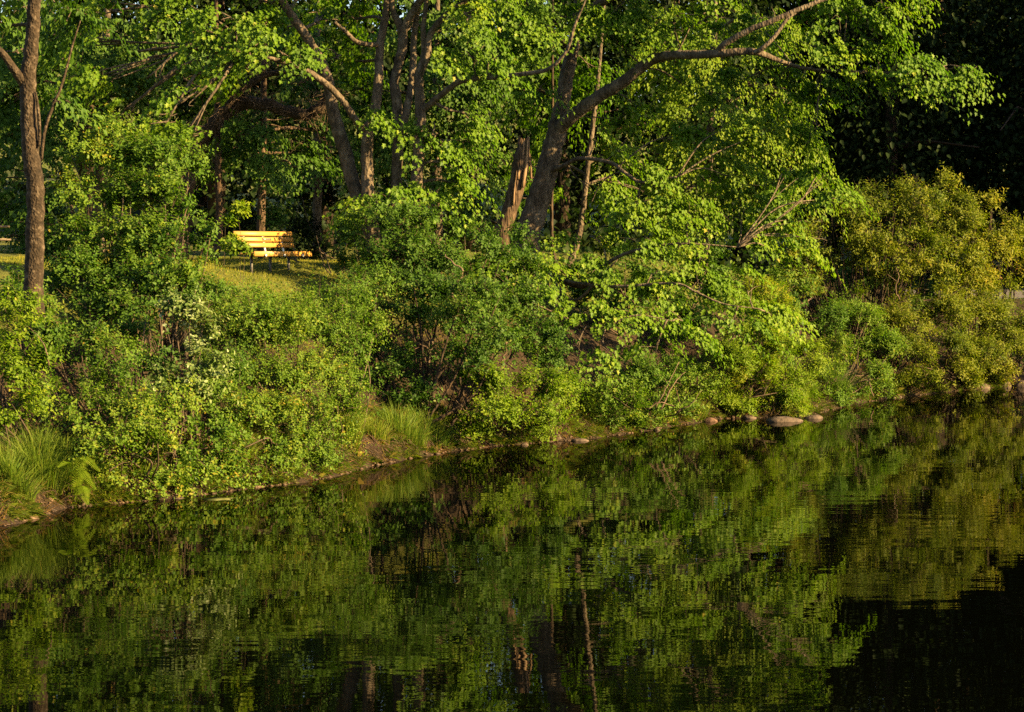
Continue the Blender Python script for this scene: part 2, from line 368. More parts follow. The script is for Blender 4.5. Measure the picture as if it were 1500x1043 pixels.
def foliage(parent, leaves, kind, mat, rng, singles=0, part='crown'):
    """leaves = (P, tip, normal, size, tint); builds the mass as one part and the nearest leaves singly."""
    P, tip, nor, S, tint = leaves
    R = leaf_frames(tip, nor); org = np.array(parent.location)
    keep = np.ones(len(P), bool)
    if singles:
        px = 750 + P[:, 0] / P[:, 1] * FPX; py = 375 - (P[:, 2] - CAM_H) / P[:, 1] * FPX
        score = S / P[:, 1] * (0.9 + 0.2 * rng.random(len(P)))
        facing = np.abs((R[:, :, 2] * nrm(P - np.array((0, 0, CAM_H)))).sum(1))
        # nearest to the camera within a small screen cell: these are the ones not covered by others
        cell = (px // 9).astype(int) * 1000 + (py // 9).astype(int)
        ok = (px > 5) & (px < 1495) & (py > 5) & (py < 1030) & (facing > 0.45)
        order = np.lexsort((P[:, 1], cell)); first = np.ones(len(P), bool); co = cell[order]; first[1:] = co[1:] != co[:-1]
        front = np.zeros(len(P), bool); front[order[first]] = True
        cand = np.where(ok & front)[0]
        pick = cand[np.argsort(-score[cand])][:singles]
        key = (kind, mat)
        if key not in SINGLE:
            V0, F0 = TPL[kind]
            me = mesh_from('leaf', V0, [i for f in F0 for i in f], [len(f) for f in F0]); me.materials.append(M[mat + '1']); SINGLE[key] = me
        for i in pick:
            o = bpy.data.objects.new('leaf', SINGLE[key]); COL.objects.link(o); o.parent = parent
            mt = Matrix(((R[i] * S[i]).tolist())).to_4x4(); mt.translation = Vector(P[i] - org); o.matrix_local = mt
        keep[pick] = False
    o = link(part, leaf_mesh(part, kind, P[keep], R[keep], S[keep], tint[keep], org), M[mat], parent, kind='stuff')
    return o

def rand_dir(rng, n):
    return nrm(rng.normal(size=(n, 3)))
UP = np.array((0.0, 0, 1)); SUNV = np.array(SUN_DIR)
def clump_world(c):
    """(px, py, Y, rx_px, ry_px[, depth radius m]) -> centre, radii in metres."""
    px, py, Y, rx, ry = c[:5]; rd = c[5] if len(c) > 5 else None
    s = ppm(Y); a, b = rx / s, ry / s
    return at(px, py, Y), np.array((a, rd if rd else (a + b) * 0.5, b))

def gap_noise(P, f): return wob(P[:, 0] + P[:, 2] * 0.7, P[:, 1] * 0.8 - P[:, 2] * 1.3, f)
def tiers(clumps, rng, size=0.15, dens=1.0, tint_shift=0.0, droop=0.3, flat=0.55, axis_xy=None, tr=(0.38, 0.76)):
    """Layered sprays of hanging leaves, as a maple carries them. Returns leaves and twig lines."""
    out = [[], [], [], [], []]; tw = []
    for c in clumps:
        C, r = clump_world(c); vol = r[0] * r[1] * r[2]
        n = max(3, int(dens * 4.4 * (r[0] * r[1] + r[1] * r[2] + r[0] * r[2])))
        D = rand_dir(rng, n); rad = 0.30 + 0.70 * rng.random(n) ** 0.55
        T = C + D * r * rad[:, None]
        T = T[gap_noise(T, 1.5) > -0.42]; n = len(T); D = nrm(T - C)
        shade = rng.normal(0, 0.10)
        for k in range(n):
            R0 = rng.uniform(*tr) * (0.8 + 0.4 * min(1.5, r.min()))
            o = D[k] * (1, 1, 0.3)
            if axis_xy is not None: o = o * 0.6 + nrm(np.array((T[k][0] - axis_xy[0], T[k][1] - axis_xy[1], 0))) * 0.7
            o = nrm(o + rng.normal(0, 0.25, 3) * (1, 1, 0.4))
            nn = nrm(UP * 0.75 + o * 0.5 + rng.normal(0, 0.2, 3))
            e1 = nrm(o - nn * (o @ nn)); e2 = np.cross(nn, e1)
            m = int(62 * (R0 / 0.5) ** 2 * (0.15 / size) ** 1.5)
            rho = np.sqrt(rng.random(m)) * R0; an = rng.uniform(-np.pi, np.pi, m)
            # lobed outline: long towards the tip of the spray
            lob = 0.7 + 0.45 * np.cos(an) + 0.22 * np.cos(an * 5 + rng.random() * 6)
            u, v = np.cos(an) * rho * lob * 1.15, np.sin(an) * rho * lob
            P = T[k] + e1 * u[:, None] + e2 * v[:, None] - UP * (droop * (rho * lob) ** 2 / R0)[:, None] + rng.normal(0, 0.045, (m, 3)) * (1, 1, 1.2)
            rd = nrm(e1 * u[:, None] + e2 * v[:, None] + e1 * 0.15)
            tip = rd * 0.55 + e1 * 0.25 - UP * (0.25 + 0.4 * rng.random(m))[:, None] + rng.normal(0, 0.22, (m, 3))
            nor = nn * 0.5 + rd * 0.4 + SUNV * 0.5 + rng.normal(0, 0.19, (m, 3))
            out[0].append(P); out[1].append(tip); out[2].append(nor)
            out[3].append(size * rng.uniform(0.5, 1.3, m)); out[4].append(np.clip(0.45 + shade + tint_shift + rng.normal(0, 0.07) + rng.normal(0, 0.10, m), 0, 0.95))
            tw.append((C, T[k] - e1 * R0 * 0.5, T[k] + e1 * R0 * 0.7 - UP * droop * R0 * 0.5))
    return [np.concatenate(x) for x in out], tw

def shoots(clumps, rng, size=0.08, dens=1.0, tint_shift=0.0, lobe=0.34, length=(0.22, 0.5), up=0.55, per=11, spread=0.85, gap=-0.27):
    """Bushy tufts: leafy shoots growing out of many small lobes."""
    out = [[], [], [], [], []]; tw = []
    for c in clumps:
        C, r = clump_world(c)
        area = r[0] * r[1] + r[1] * r[2] + r[0] * r[2]
        nl = max(3, int(dens * 1.9 * area / lobe ** 2))
        D = rand_dir(rng, nl); D[:, 2] = np.where(D[:, 2] < -0.35, -D[:, 2], D[:, 2])
        rad = 0.30 + 0.62 * rng.random(nl) ** 0.5
        L0 = C + D * r * rad[:, None]
        L0 = L0[gap_noise(L0, 1.9) > gap]; nl = len(L0); D = nrm(L0 - C)
        shade = rng.normal(0, 0.10)
        for k in range(nl):
            lr = lobe * rng.uniform(0.6, 1.45)
            ns = int(rng.integers(13, 21) * (lr / lobe) ** 1.3 + 3)
            d = nrm(rand_dir(rng, ns) * 0.9 + D[k] * 0.65 + UP * up)
            ln = rng.uniform(*length, ns) * (lr / lobe) ** 0.5
            o = L0[k] + rng.normal(0, 0.28 * lr, (ns, 3))
            t = (np.arange(per) + 0.6) / per
            A = o[:, None] + d[:, None] * (ln[:, None] * t)[..., None] - UP * (0.25 * ln[:, None] * t ** 2)[..., None]
            x = nrm(np.cross(d, rand_dir(rng, ns))); y = np.cross(d, x)
            an = np.arange(per) * 2.4 + rng.random() * 6
            rd = x[:, None] * np.cos(an)[None, :, None] + y[:, None] * np.sin(an)[None, :, None]
            tip = rd * spread + d[:, None] * 0.6 - UP * 0.15 + rng.normal(0, 0.25, rd.shape)
            nor = d[:, None] * 0.75 - rd * 0.35 + UP * 0.45 + SUNV * 0.5 + rng.normal(0, 0.20, rd.shape)
            m = ns * per
            out[0].append((A + rd * size * 0.15).reshape(-1, 3)); out[1].append(tip.reshape(-1, 3)); out[2].append(nor.reshape(-1, 3))
            sz = size * rng.uniform(0.6, 1.25, (ns, per)) * (1.08 - 0.4 * t ** 2)[None]
            out[3].append(sz.ravel())
            tn = np.clip(0.36 + shade + tint_shift + rng.normal(0, 0.08) + 0.16 * t[None] + rng.normal(0, 0.11, (ns, per)), 0, 0.97)
            out[4].append(tn.ravel())
            for q in range(0, ns, 5): tw.append((C, o[q], o[q] + d[q] * ln[q] * 0.9))
    return [np.concatenate(x) for x in out], tw

def twig_mesh(parent, tw, rng, r0=0.012, mat='twig', part='twigs', feed=0.35):
    """Thin three-sided tapering sticks along the sprays, plus some feeders back into the clump."""
    A, B, Rr = [], [], []
    for C, a, b in tw:
        A.append(a); B.append(b); Rr.append(r0 * 0.6)
        if rng.random() < feed: A.append(C + (a - C) * 0.15 + rng.normal(0, 0.08, 3)); B.append(a); Rr.append(r0)
    A, B, Rr = np.array(A), np.array(B), np.array(Rr); n = len(A)
    mid = (A + B) / 2 + rng.normal(0, 0.04, (n, 3)) + UP * 0.03
    d = nrm(B - A); x = nrm(np.cross(d, UP + 0.01)); y = np.cross(d, x)
    an = np.arange(3) * 2.0944
    ring = x[:, None] * np.cos(an)[None, :, None] + y[:, None] * np.sin(an)[None, :, None]
    V = np.stack([A[:, None] + ring * Rr[:, None, None], mid[:, None] + ring * (Rr * 0.75)[:, None, None], B[:, None] + ring * (Rr * 0.3)[:, None, None]], 1).reshape(-1, 3)
    f = [(i * 3 + j, i * 3 + (j + 1) % 3, i * 3 + 3 + (j + 1) % 3, i * 3 + 3 + j) for i in range(2) for j in range(3)]
    F = (np.arange(n)[:, None, None] * 9 + np.array(f)[None]).reshape(-1, 4)
    return link(part, mesh_from(part, V - np.array(parent.location), F), M[mat], parent, kind='stuff')

def limb(parent, pts, r, mat='bark', part='limb', rng=None, sides=9, n=6, wob_amt=0.0):
    """pts: (px, py, Y) or world triples as np arrays; r: radii in metres at those points."""
    W = np.array([p if isinstance(p, np.ndarray) else at(*p) for p in pts])
    C = spline(W, n); rr = np.interp(np.linspace(0, 1, len(C)), np.linspace(0, 1, len(r)), r)
    if rng is not None and wob_amt: C[1:-1] += rng.normal(0, wob_amt, (len(C) - 2, 3)) * rr[1:-1, None]
    if rng is not None: rr = rr * (1 + rng.normal(0, 0.012, len(rr)))
    b = MB().tube(C, rr, sides, True, 0.03, rng)
    b.build(part, M[mat], parent, True, origin=np.array(parent.location))
    return C
def branches(parent, lines, clumps, rng, mat='bark', r=0.05, part='branch', sub=3):
    """One branch from the nearest limb point to every clump, splitting inside it."""
    if not len(clumps): return
    pts = np.concatenate(lines)
    for c in clumps:
        C, rr = clump_world(c)
        d = np.linalg.norm(pts - C, axis=1) + np.maximum(0, pts[:, 2] - C[2]) * 0.8
        p0 = pts[np.argmin(d)]
        L = np.linalg.norm(C - p0)
        if L < 0.25: continue
        b = MB()
        mid = (p0 + C) / 2 + rng.normal(0, 0.08, 3) * L + UP * 0.06 * L
        cv = spline([p0, mid, C], 5); b.tube(cv, np.linspace(r, r * 0.5, len(cv)), 6, True, 0.1, rng)
        for k in range(sub):
            e = C + rand_dir(rng, 1)[0] * rr * 0.75
            m2 = (C + e) / 2 + rng.normal(0, 0.06, 3); st = cv[rng.integers(3, len(cv))]
            c2 = spline([st, m2, e], 4); b.tube(c2, np.linspace(r * 0.5, r * 0.16, len(c2)), 5, False)
        b.build(part, M[mat], parent, True, origin=np.array(parent.location))

_sp = np.array(SHORE_PX, float)
def fringe(p0, p1, seed, step=14, lift=(4, 30)):
    r = np.random.default_rng(seed); out = []
    for px in np.arange(p0, p1, step):
        px = px + r.uniform(-5, 5); py = np.interp(px, _sp[:, 0], _sp[:, 1]); Y = water_at(px, py)[1]
        up_ = r.uniform(*lift); out.append((px, py - up_, Y + r.uniform(.05, .5) + up_ * .012, r.uniform(12, 24), r.uniform(8, 15), .3))
    return out
def shrub(name, label, group, clumps, seed, leaf='ovate', mat='shrub', size=0.08, dens=1.0, singles=0, stems=3, base=None, cat='shrub', stem_r=0.02, twr=0.007, stem_mat='twig', feed=0.25, **kw):
    rng = np.random.default_rng(seed)
    cw = [clump_world(c) for c in clumps]
    if base is None:
        low = min(cw, key=lambda q: q[0][2] - q[1][2]); base = (low[0][0], low[0][1] + 0.2)
    loc = (base[0], base[1], ground_z(*base) - 0.03)
    e = thing(name, loc, label, cat, group)
    lv, tw = shoots(clumps, rng, size, dens, **kw)
    gz = terrain(lv[0][:, 0], lv[0][:, 1]); ok = lv[0][:, 2] > np.maximum(gz, 0) + 0.03
    lv = [x[ok] for x in lv]
    foliage(e, lv, leaf, mat, rng, singles, 'foliage')
    tw = [q for q in tw if q[1][2] > 0.05]
    twig_mesh(e, tw, rng, twr, 'twig', feed=feed)
    for C, r in cw:
        for k in range(stems):
            x = base[0] * 0.45 + C[0] * 0.55 + rng.normal(0, 0.22); y = base[1] * 0.45 + C[1] * 0.55 + rng.normal(0, 0.2) + 0.1
            lim = rng.uniform(0.25, 0.7)
            for _ in range(40):
                if shore_dist(np.array([x]), np.array([y]))[0] > lim: break
                x -= 0.845 * 0.12; y += 0.535 * 0.12
            p0 = np.array((x, y, ground_z(x, y) - 0.05)); p1 = C + rand_dir(rng, 1)[0] * r * 0.7; p1[2] = max(p1[2], p0[2] + 0.3)
            m = (p0 + p1) / 2 + rng.normal(0, 0.12, 3)
            limb(e, [p0, m, p1], [stem_r * rng.uniform(0.8, 1.3), stem_r * 0.8, stem_r * 0.35], stem_mat, 'stem', rng, 6, 4)
    return e
def tree(name, label, group, base, trunks, limbs, clumps, seed, leaf='maple', mat='maple', size=0.12, dens=1.0, singles=0, bark='bark', br=0.045, twr=0.010, sub=3, cat='tree', **kw):
    """trunks / limbs: lists of (points, radii); a first point of None is the ground at the base."""
    rng = np.random.default_rng(seed)
    loc = np.array((base[0], base[1], ground_z(*base) - 0.05))
    e = thing(name, loc, label, cat, group); lines = []
    for part, lst in (('trunk', trunks), ('limb', limbs)):
        for pts, r in lst:
            P = [loc + rng.normal(0, 0.1, 3) * (1, 1, 0) if p is None else p for p in pts]
            lines.append(limb(e, P, r, bark, part, rng, 14 if r[0] > 0.12 else 8, 7, 0.05))
    branches(e, lines, clumps, rng, bark, br, sub=sub)
    lv, tw = tiers(clumps, rng, size, dens, axis_xy=base, **kw)
    foliage(e, lv, leaf, mat, rng, singles, 'crown')
    twig_mesh(e, tw, rng, twr, 'twig', feed=0.5)
    return e

# ------------------------------------------------------------------ the broad maple that leans over the water
Ym = 58.0
bm = at(772, 380, Ym)[:2]
T1 = [None, (772,350,Ym), (790,290,Ym), (806,230,Ym), (816,190,Ym), (824,150,Ym+.1), (830,110,Ym+.2), (842,55,Ym+.3), (850,-10,Ym+.3), (862,-120,Ym+.5)]
trunks = [(T1, [.38,.34,.29,.265,.25,.20,.18,.155,.13,.07])]
limbs = [
 ([(812,195,Ym), (836,172,Ym-.4), (872,145,Ym-.8), (915,118,Ym-1.2), (952,89,Ym-1.5), (985,81,Ym-2.2), (1022,80,Ym-2.7), (1060,78,Ym-3.1), (1105,76,Ym-3.2), (1150,92,Ym-2.8), (1194,102,Ym-2.6), (1288,106,Ym-2.6), (1330,108,Ym-2.7), (1390,95,Ym-2.8)],
  [.19,.17,.155,.145,.13,.115,.105,.095,.085,.05,.04,.03,.02,.01]),
 ([(1050,78,Ym-3), (1062,64,Ym-3.2), (1100,43,Ym-3.4), (1127,32,Ym-3.5), (1175,12,Ym-3.5), (1225,-8,Ym-3.3), (1300,-30,Ym-2.4)], [.09,.08,.075,.07,.06,.05,.02]),
 ([(1104,77,Ym-3.4), (1118,70,Ym-3.5), (1137,50,Ym-3.5), (1154,27,Ym-3.5), (1180,8,Ym-3.5)], [.06,.055,.05,.045,.035]),
 ([(808,250,Ym-.2), (825,243,Ym-.6), (850,232,Ym-1), (893,238,Ym-1.5), (918,255,Ym-1.8), (940,267,Ym-2), (968,263,Ym-2.2), (992,259,Ym-2.4)], [.07,.06,.055,.05,.045,.04,.03,.02]),
 ([(770,372,Ym-.3), (815,405,Ym-1.2), (858,418,Ym-2), (895,382,Ym-2.6), (950,362,Ym-3), (1010,357,Ym-3.2), (1080,362,Ym-3.3)], [.09,.075,.065,.05,.035,.025,.012]),
 ([(800,398,Ym-1.2), (840,440,Ym-2.8), (880,405,Ym-3.4), (905,380,Ym-3.6)], [.045,.04,.03,.015]),
 ([(815,410,Ym-1.5), (890,420,Ym-3.4), (985,415,Ym-4), (1020,428,Ym-4.2), (1060,445,Ym-4.3), (1110,452,Ym-4.2)], [.05,.04,.03,.025,.018,.01]),
 ([(800,415,Ym-1.8), (830,470,Ym-4.5), (880,480,Ym-5.2), (930,462,Ym-5.4), (985,470,Ym-5.3)], [.045,.035,.026,.018,.01]),
 ([(838,70,Ym+.3), (800,40,Ym-.3), (770,5,Ym-.8), (745,-40,Ym-1)], [.10,.08,.06,.03]),
 ([(846,20,Ym+.3), (900,-5,Ym-.4), (960,-30,Ym-1), (1040,-60,Ym-1.5)], [.11,.09,.07,.03]),
]
cl = [
 (760,40,56.2,70,42), (705,25,55.8,50,36), (830,30,56,60,36), (890,44,56.4,60,26), (960,28,56.6,56,28), (1010,42,56,44,18), (905,10,56.4,70,26),
 (1050,18,57,56,28), (1120,46,57,46,26), (1180,50,56.2,50,28), (1240,30,55.3,58,34), (1230,78,55,46,26), (1290,62,55,48,30), (1300,15,55.4,50,26), (1350,10,56,46,18),
 (1350,100,54.9,44,30), (1396,108,54.8,38,26), (1322,128,55,40,20), (1270,108,55,36,20), (1425,105,54.8,18,12),
 (1000,124,56.8,40,18), (925,150,58.6,36,24), (905,175,58.6,30,20), (872,200,57.2,20,16), (862,275,57.2,30,16), (865,100,59.2,26,16), (790,130,57.2,26,20), (985,200,57.4,40,26),
 (1075,128,56.8,40,30,.6), (1140,120,56,50,34,.6), (1195,135,55.6,40,28,.6), (1055,190,56.8,46,40,.7), (1130,190,56.2,56,42,.7), (1195,195,55.6,34,32,.6),
 (1070,260,56.4,54,36,.7), (1145,255,55.9,54,40,.7), (1195,260,55.6,30,34,.6), (985,265,56.2,46,26,.6), (915,215,57,40,22,.6),
 (1225,290,55.8,26,22,.5), (1160,320,55.6,50,32,.6), (1085,320,55.8,52,30,.6), (1010,310,55.8,52,30,.6), (930,300,56,52,28,.6), (870,285,56.8,40,28,.6),
 (1195,350,55.6,30,20,.5), (1125,365,55.4,40,20,.5),
 (865,345,56,46,26,.6), (945,345,55,50,22,.6), (1035,375,54.8,50,24,.6), (880,395,54.8,46,24,.6), (955,400,54.4,50,28,.6), (1030,420,54.2,50,30,.6), (1095,425,54.6,44,34,.6),
 (850,452,53,44,22,.6), (925,455,52.8,50,28,.6), (1000,470,53.2,54,30,.6), (1075,478,53.8,48,30,.6), (1135,470,54.6,36,36,.6),
 (845,505,52,46,20,.5), (900,520,51.8,40,22,.5), (960,520,52.4,46,20,.5),
 (735,395,53.2,40,18,.5), (780,430,52.8,44,20,.5), (800,380,54.4,36,18,.5),
 (800,-70,56.5,90,50), (940,-80,56,100,50), (1090,-60,55.8,100,45), (1230,-40,55.6,90,36), (860,-150,57.5,110,60),
]
tree('broad_maple', 'broad maple with a leaning grey trunk forking into a long limb over the water', None, bm, trunks, limbs, cl, 11, size=0.094, dens=1.0, singles=300, sub=2, br=.022, tint_shift=0.06)

# ------------------------------------------------------------------ the maple with many stems
Yc = 54.0
bc = at(566, 400, Yc)[:2]
trunks = [
 ([None, (540,330,Yc), (518,270,Yc), (500,204,Yc), (487,161,Yc), (479,113,Yc), (452,59,Yc-.2), (430,27,Yc-.3), (414,0,Yc-.4), (385,-70,Yc-.6)], [.21,.19,.175,.165,.145,.13,.11,.10,.09,.04]),
 ([None, (545,330,Yc-.2), (538,268,Yc-.3), (539,196,Yc-.3), (549,166,Yc-.3), (554,121,Yc-.2), (557,67,Yc), (566,10,Yc), (572,-80,Yc)], [.19,.17,.15,.135,.125,.11,.10,.085,.04]),
 ([None, (580,330,Yc), (581,268,Yc), (583,188,Yc), (580,140,Yc), (578,118,Yc), (589,72,Yc), (589,46,Yc), (577,20,Yc), (573,-5,Yc), (565,-90,Yc+.3)], [.17,.15,.135,.125,.12,.11,.12,.11,.07,.06,.035]),
 ([None, (606,330,Yc-.4), (610,268,Yc-.4), (614,209,Yc-.4), (616,161,Yc-.4), (613,113,Yc-.4), (621,80,Yc-.4), (620,40,Yc-.5), (625,0,Yc-.5), (630,-80,Yc-.6)], [.18,.16,.145,.14,.125,.105,.07,.06,.055,.03]),
]
limbs = [
 ([(588,50,Yc), (600,26,Yc-.1), (616,0,Yc-.2), (650,-60,Yc-.4)], [.11,.10,.09,.04]),
 ([(614,112,Yc-.4), (626,80,Yc-.5), (629,54,Yc-.5), (648,27,Yc-.7), (683,0,Yc-.9), (740,-40,Yc-1.2)], [.09,.085,.08,.07,.06,.03]),
 ([(619,162,Yc-.4), (645,140,Yc-.7), (677,118,Yc-1), (726,113,Yc-1.3), (778,107,Yc-1.6), (807,99,Yc-1.8), (831,72,Yc-2), (842,37,Yc-2.1), (858,0,Yc-2.2)], [.085,.08,.07,.06,.05,.045,.04,.035,.02]),
 ([(538,196,Yc-.3), (522,177,Yc-.5), (500,145,Yc-.7), (471,118,Yc-.9), (439,99,Yc-1.1), (398,86,Yc-1.3), (350,78,Yc-1.5)], [.09,.085,.08,.075,.07,.05,.02]),
 ([(552,66,Yc-.1), (524,62,Yc-.5), (505,45,Yc-.7), (490,32,Yc-.8)], [.06,.055,.05,.04]),
 ([(585,205,Yc-.2), (596,160,Yc-.2), (604,110,Yc-.1), (606,60,Yc), (612,10,Yc+.1)], [.09,.09,.08,.075,.06]),
]
cl = [
 (345,30,52.4,60,30), (300,22,52.6,46,26), (372,62,52,42,26), (425,82,51.8,30,16), (330,72,52.2,34,20), (262,150,51.6,32,18), (245,178,51.5,40,20), (275,190,51.5,30,14),
 (230,20,53.2,50,30), (160,15,53.6,50,34), (300,60,52.8,50,24), (200,75,53,50,30), (150,110,53,44,26), (215,115,52.4,40,20), (110,60,53.8,44,34), (290,110,53.4,36,18), (180,165,52.6,34,18), (330,110,54.6,30,14), (480,15,56,40,28), (525,28,55.6,34,24), (525,90,55.6,20,26), (552,172,53,9,8),
 (660,85,53,30,22), (690,70,52.6,40,28), (690,25,52.8,36,22), (715,90,52.6,36,22), (640,195,53.4,34,24), (680,165,53.6,36,24), (655,240,53.6,40,24),
 (684,205,54,24,18), (662,268,53.8,28,20), (630,285,53.2,34,18), (570,300,52.6,40,18), (520,305,52.6,30,14),
 (450,-10,55.5,30,20), (390,10,54.4,30,22),
 (320,-60,53,110,45), (470,-70,54,100,45), (620,-70,53.6,110,45), (720,-40,53,60,36),
]
tree('many_stemmed_maple', 'maple with a cluster of upright dark stems right of the orange bench', None, bc, trunks, limbs, cl, 12, size=0.094, dens=1.15, singles=220, tint_shift=0.0)

# ------------------------------------------------------------------ straight spotted trunk at the left edge
Yl = 40.0
bl = at(50, 490, Yl)[:2]
trunks = [([None, (51,470,Yl), (49,420,Yl), (51,340,Yl), (52,280,Yl), (45,220,Yl), (42,160,Yl), (41,110,Yl), (47,60,Yl), (50,0,Yl), (54,-90,Yl), (58,-200,Yl)], [.23,.19,.17,.16,.155,.15,.145,.14,.12,.11,.10,.06])]
limbs = [([(36,125,Yl), (22,104,Yl-.2), (8,84,Yl-.3), (-10,65,Yl-.4), (-50,30,Yl-.6)], [.09,.075,.065,.06,.03]),
         ([(57,215,Yl-.08), (58,190,Yl-.1), (56,160,Yl-.12), (52,135,Yl-.1)], [.028,.028,.026,.02]),
         ([(60,235,Yl+.5), (66,190,Yl+.6), (78,155,Yl+.7), (92,120,Yl+.8), (105,70,Yl+1), (118,30,Yl+1.2)], [.032,.03,.028,.024,.02,.01])]
cl = [(10,-60,40,80,50), (80,-90,40.5,110,60), (-60,0,39.6,60,40), (8,40,40.8,20,20,.5), (112,28,41.4,26,16,.4), (90,150,41.2,20,14,.4)]
tree('spotted_tree', 'straight tree with a sunlit brown lichen-spotted trunk by the left edge', None, bl, trunks, limbs, cl, 13, leaf='ovate', mat='deep', size=0.11, bark='bark_pale', dens=0.8)

# ------------------------------------------------------------------ lit trees behind the bench
def back_tree(label, px, Y, w, clumps, seed, mat='deep', bark='bark', size=0.108, lean=0, top=-60, dens=1.0, extra=(), name='leafy_tree', group='leafy trees behind the bench', **kw):
    b = at(px, 395, Y)[:2]
    tr = [([None, (px+lean*.15, 340, Y), (px+lean*.4, 240, Y), (px+lean*.7, 120, Y), (px+lean, top, Y)], [w, w*.85, w*.75, w*.6, w*.3])]
    return tree(name, label, group, b, tr, [(list(a), list(r)) for a, r in extra], clumps, seed, leaf=kw.pop('leaf', 'lobed'), size=size, mat=mat, bark=bark, dens=dens, sub=2, twr=0.008, **kw)
back_tree('slim tree with a warm sunlit trunk right behind the bench backrest', 381, 56.5, .125, [(385,180,57,60,30), (350,215,56.8,46,24), (420,225,57,50,26), (395,255,56.6,40,14), (330,165,57.4,46,26), (450,190,57.6,40,30), (385,205,55.2,36,18), (345,190,55,36,16), (425,240,55.4,30,12), (365,235,55,30,10)], 21, bark='bark_warm', lean=8, size=.10)
back_tree('slender trunked tree left of the bench among the leaves', 322, 56, .11, [(310,235,56.4,30,20), (290,140,57,40,26), (300,200,56.6,30,16)], 22, bark='bark_warm', lean=-6, size=.10)
back_tree('leafy tree filling the gap between bench and many-stemmed maple', 465, 61, .15, [(470,240,60,56,30), (510,220,60.4,40,36), (470,150,60.6,60,50), (500,80,61,60,46), (440,120,61.2,50,40), (420,40,61.5,60,46)], 23, mat='deep')
back_tree('dense dark green tree between spotted trunk and dead leaning tree', 140, 58, .2, [(100,60,57.5,60,50), (170,80,57,70,50), (40,15,54,50,30), (100,25,53.6,46,30), (15,90,54.6,36,36), (120,140,57,60,44), (195,130,56.6,56,40), (80,190,57.4,50,44), (150,200,56.6,60,36), (90,20,58,70,46), (215,55,57.2,50,40), (280,100,57.6,56,50), (230,230,57,50,30), (20,150,58,60,70), (15,50,58,50,60), (10,260,58,50,50), (85,280,57,50,36), (15,345,57.5,36,22), (65,355,57,36,20), (20,375,57.5,30,10)], 24, mat='deep', bark='bark', lean=20)
back_tree('leafy tree behind the left picnic table', -20, 60, .2, [(10,100,60,50,60), (20,200,60,56,50), (15,300,59.5,50,40), (85,330,59,44,30), (60,100,61,60,70)], 25, mat='deep')
back_tree('slender tree with pale trunk rising behind the long limb', 842, 62.5, .095, [(880,235,63,50,26), (850,300,62.5,56,26), (910,270,63,56,26), (860,115,63.5,50,36), (800,160,63.5,50,40), (790,250,63.2,40,36)], 26, bark='bark', lean=48, mat='maple', size=.11)
back_tree('thin trunked tree in the gap right of the broad maple trunk', 808, 61.5, .055, [(770,130,62,40,40), (790,70,62,50,36), (765,290,61.5,26,26), (740,260,61.5,30,40)], 27, bark='bark_dark', lean=2, mat='deep', size=.12)
back_tree('fine leaved tree with pale hanging leaves behind the long limb', 1030, 66, .16, [(1000,150,65,60,40), (1070,150,64.6,56,50), (1040,215,64.6,60,44), (1110,210,64.4,56,50), (960,225,65,50,36), (1000,280,64.6,60,36), (1090,280,64.2,60,40), (1160,270,64.4,46,40), (1180,200,64.6,40,46), (1150,130,64.8,50,44), (1060,80,65,70,44), (960,90,65.4,60,50), (1130,40,65.2,70,40), (1030,20,65.6,70,40)], 28, leaf='ovate', mat='lime', size=.10, lean=20, droop=0.8)
back_tree('leafy tree behind the stems of the many-stemmed maple', 640, 62, .18, [(640,120,61,60,46), (700,140,61,56,46), (660,200,60.6,60,44), (720,230,60.6,46,40), (600,180,61,46,46), (560,220,60.6,40,40), (650,270,60.2,60,30), (700,300,59.8,46,26), (600,40,61.6,70,50), (700,40,61.6,70,46), (530,130,61.4,40,46), (780,20,62,56,40), (590,290,60,40,20), (755,340,59.4,30,24)], 29, mat='deep')

# ------------------------------------------------------------------ dead leaning tree arching over the lawn, and the broken trunk
rng = np.random.default_rng(31)
Yd = 55.5
bd = at(262, 385, Yd)[:2]
e = thing('dead_leaning_tree', np.array((bd[0], bd[1], ground_z(*bd) - .05)), 'dead dark tree arching over the lawn above the bench, full of bare twigs', 'tree')
ln = [limb(e, [np.array(e.location), (272,280,Yd), (290,220,Yd), (315,180,Yd), (345,155,Yd), (385,152,Yd), (425,164,Yd), (450,168,Yd), (472,152,Yd), (482,130,Yd)], [.24,.22,.20,.18,.17,.15,.14,.14,.12,.08], 'bark_dark', 'trunk', rng, 12, 6, .15),
      limb(e, [(300,205,Yd), (330,160,Yd-.2), (370,120,Yd-.3), (420,105,Yd-.4), (470,120,Yd-.4)], [.10,.09,.08,.06,.03], 'bark_dark', 'limb', rng, 8, 6, .2),
      limb(e, [(345,155,Yd), (340,120,Yd-.2), (355,90,Yd-.2), (380,70,Yd-.2)], [.08,.06,.05,.02], 'bark_dark', 'limb', rng, 8, 6, .2)]
pts = np.concatenate(ln)[10:]; tw = []
for i in range(420):
    p = pts[rng.integers(len(pts))]; d = nrm(rand_dir(rng, 1)[0] + np.array((0, -.3, -.15))); L = rng.uniform(.2, .8)
    tw.append((p, p, p + d * L)); q = p + d * L * .5; tw.append((p, q, q + nrm(d + rand_dir(rng, 1)[0] * .8) * L * .5))
twig_mesh(e, tw, rng, .012, 'dead', feed=0)

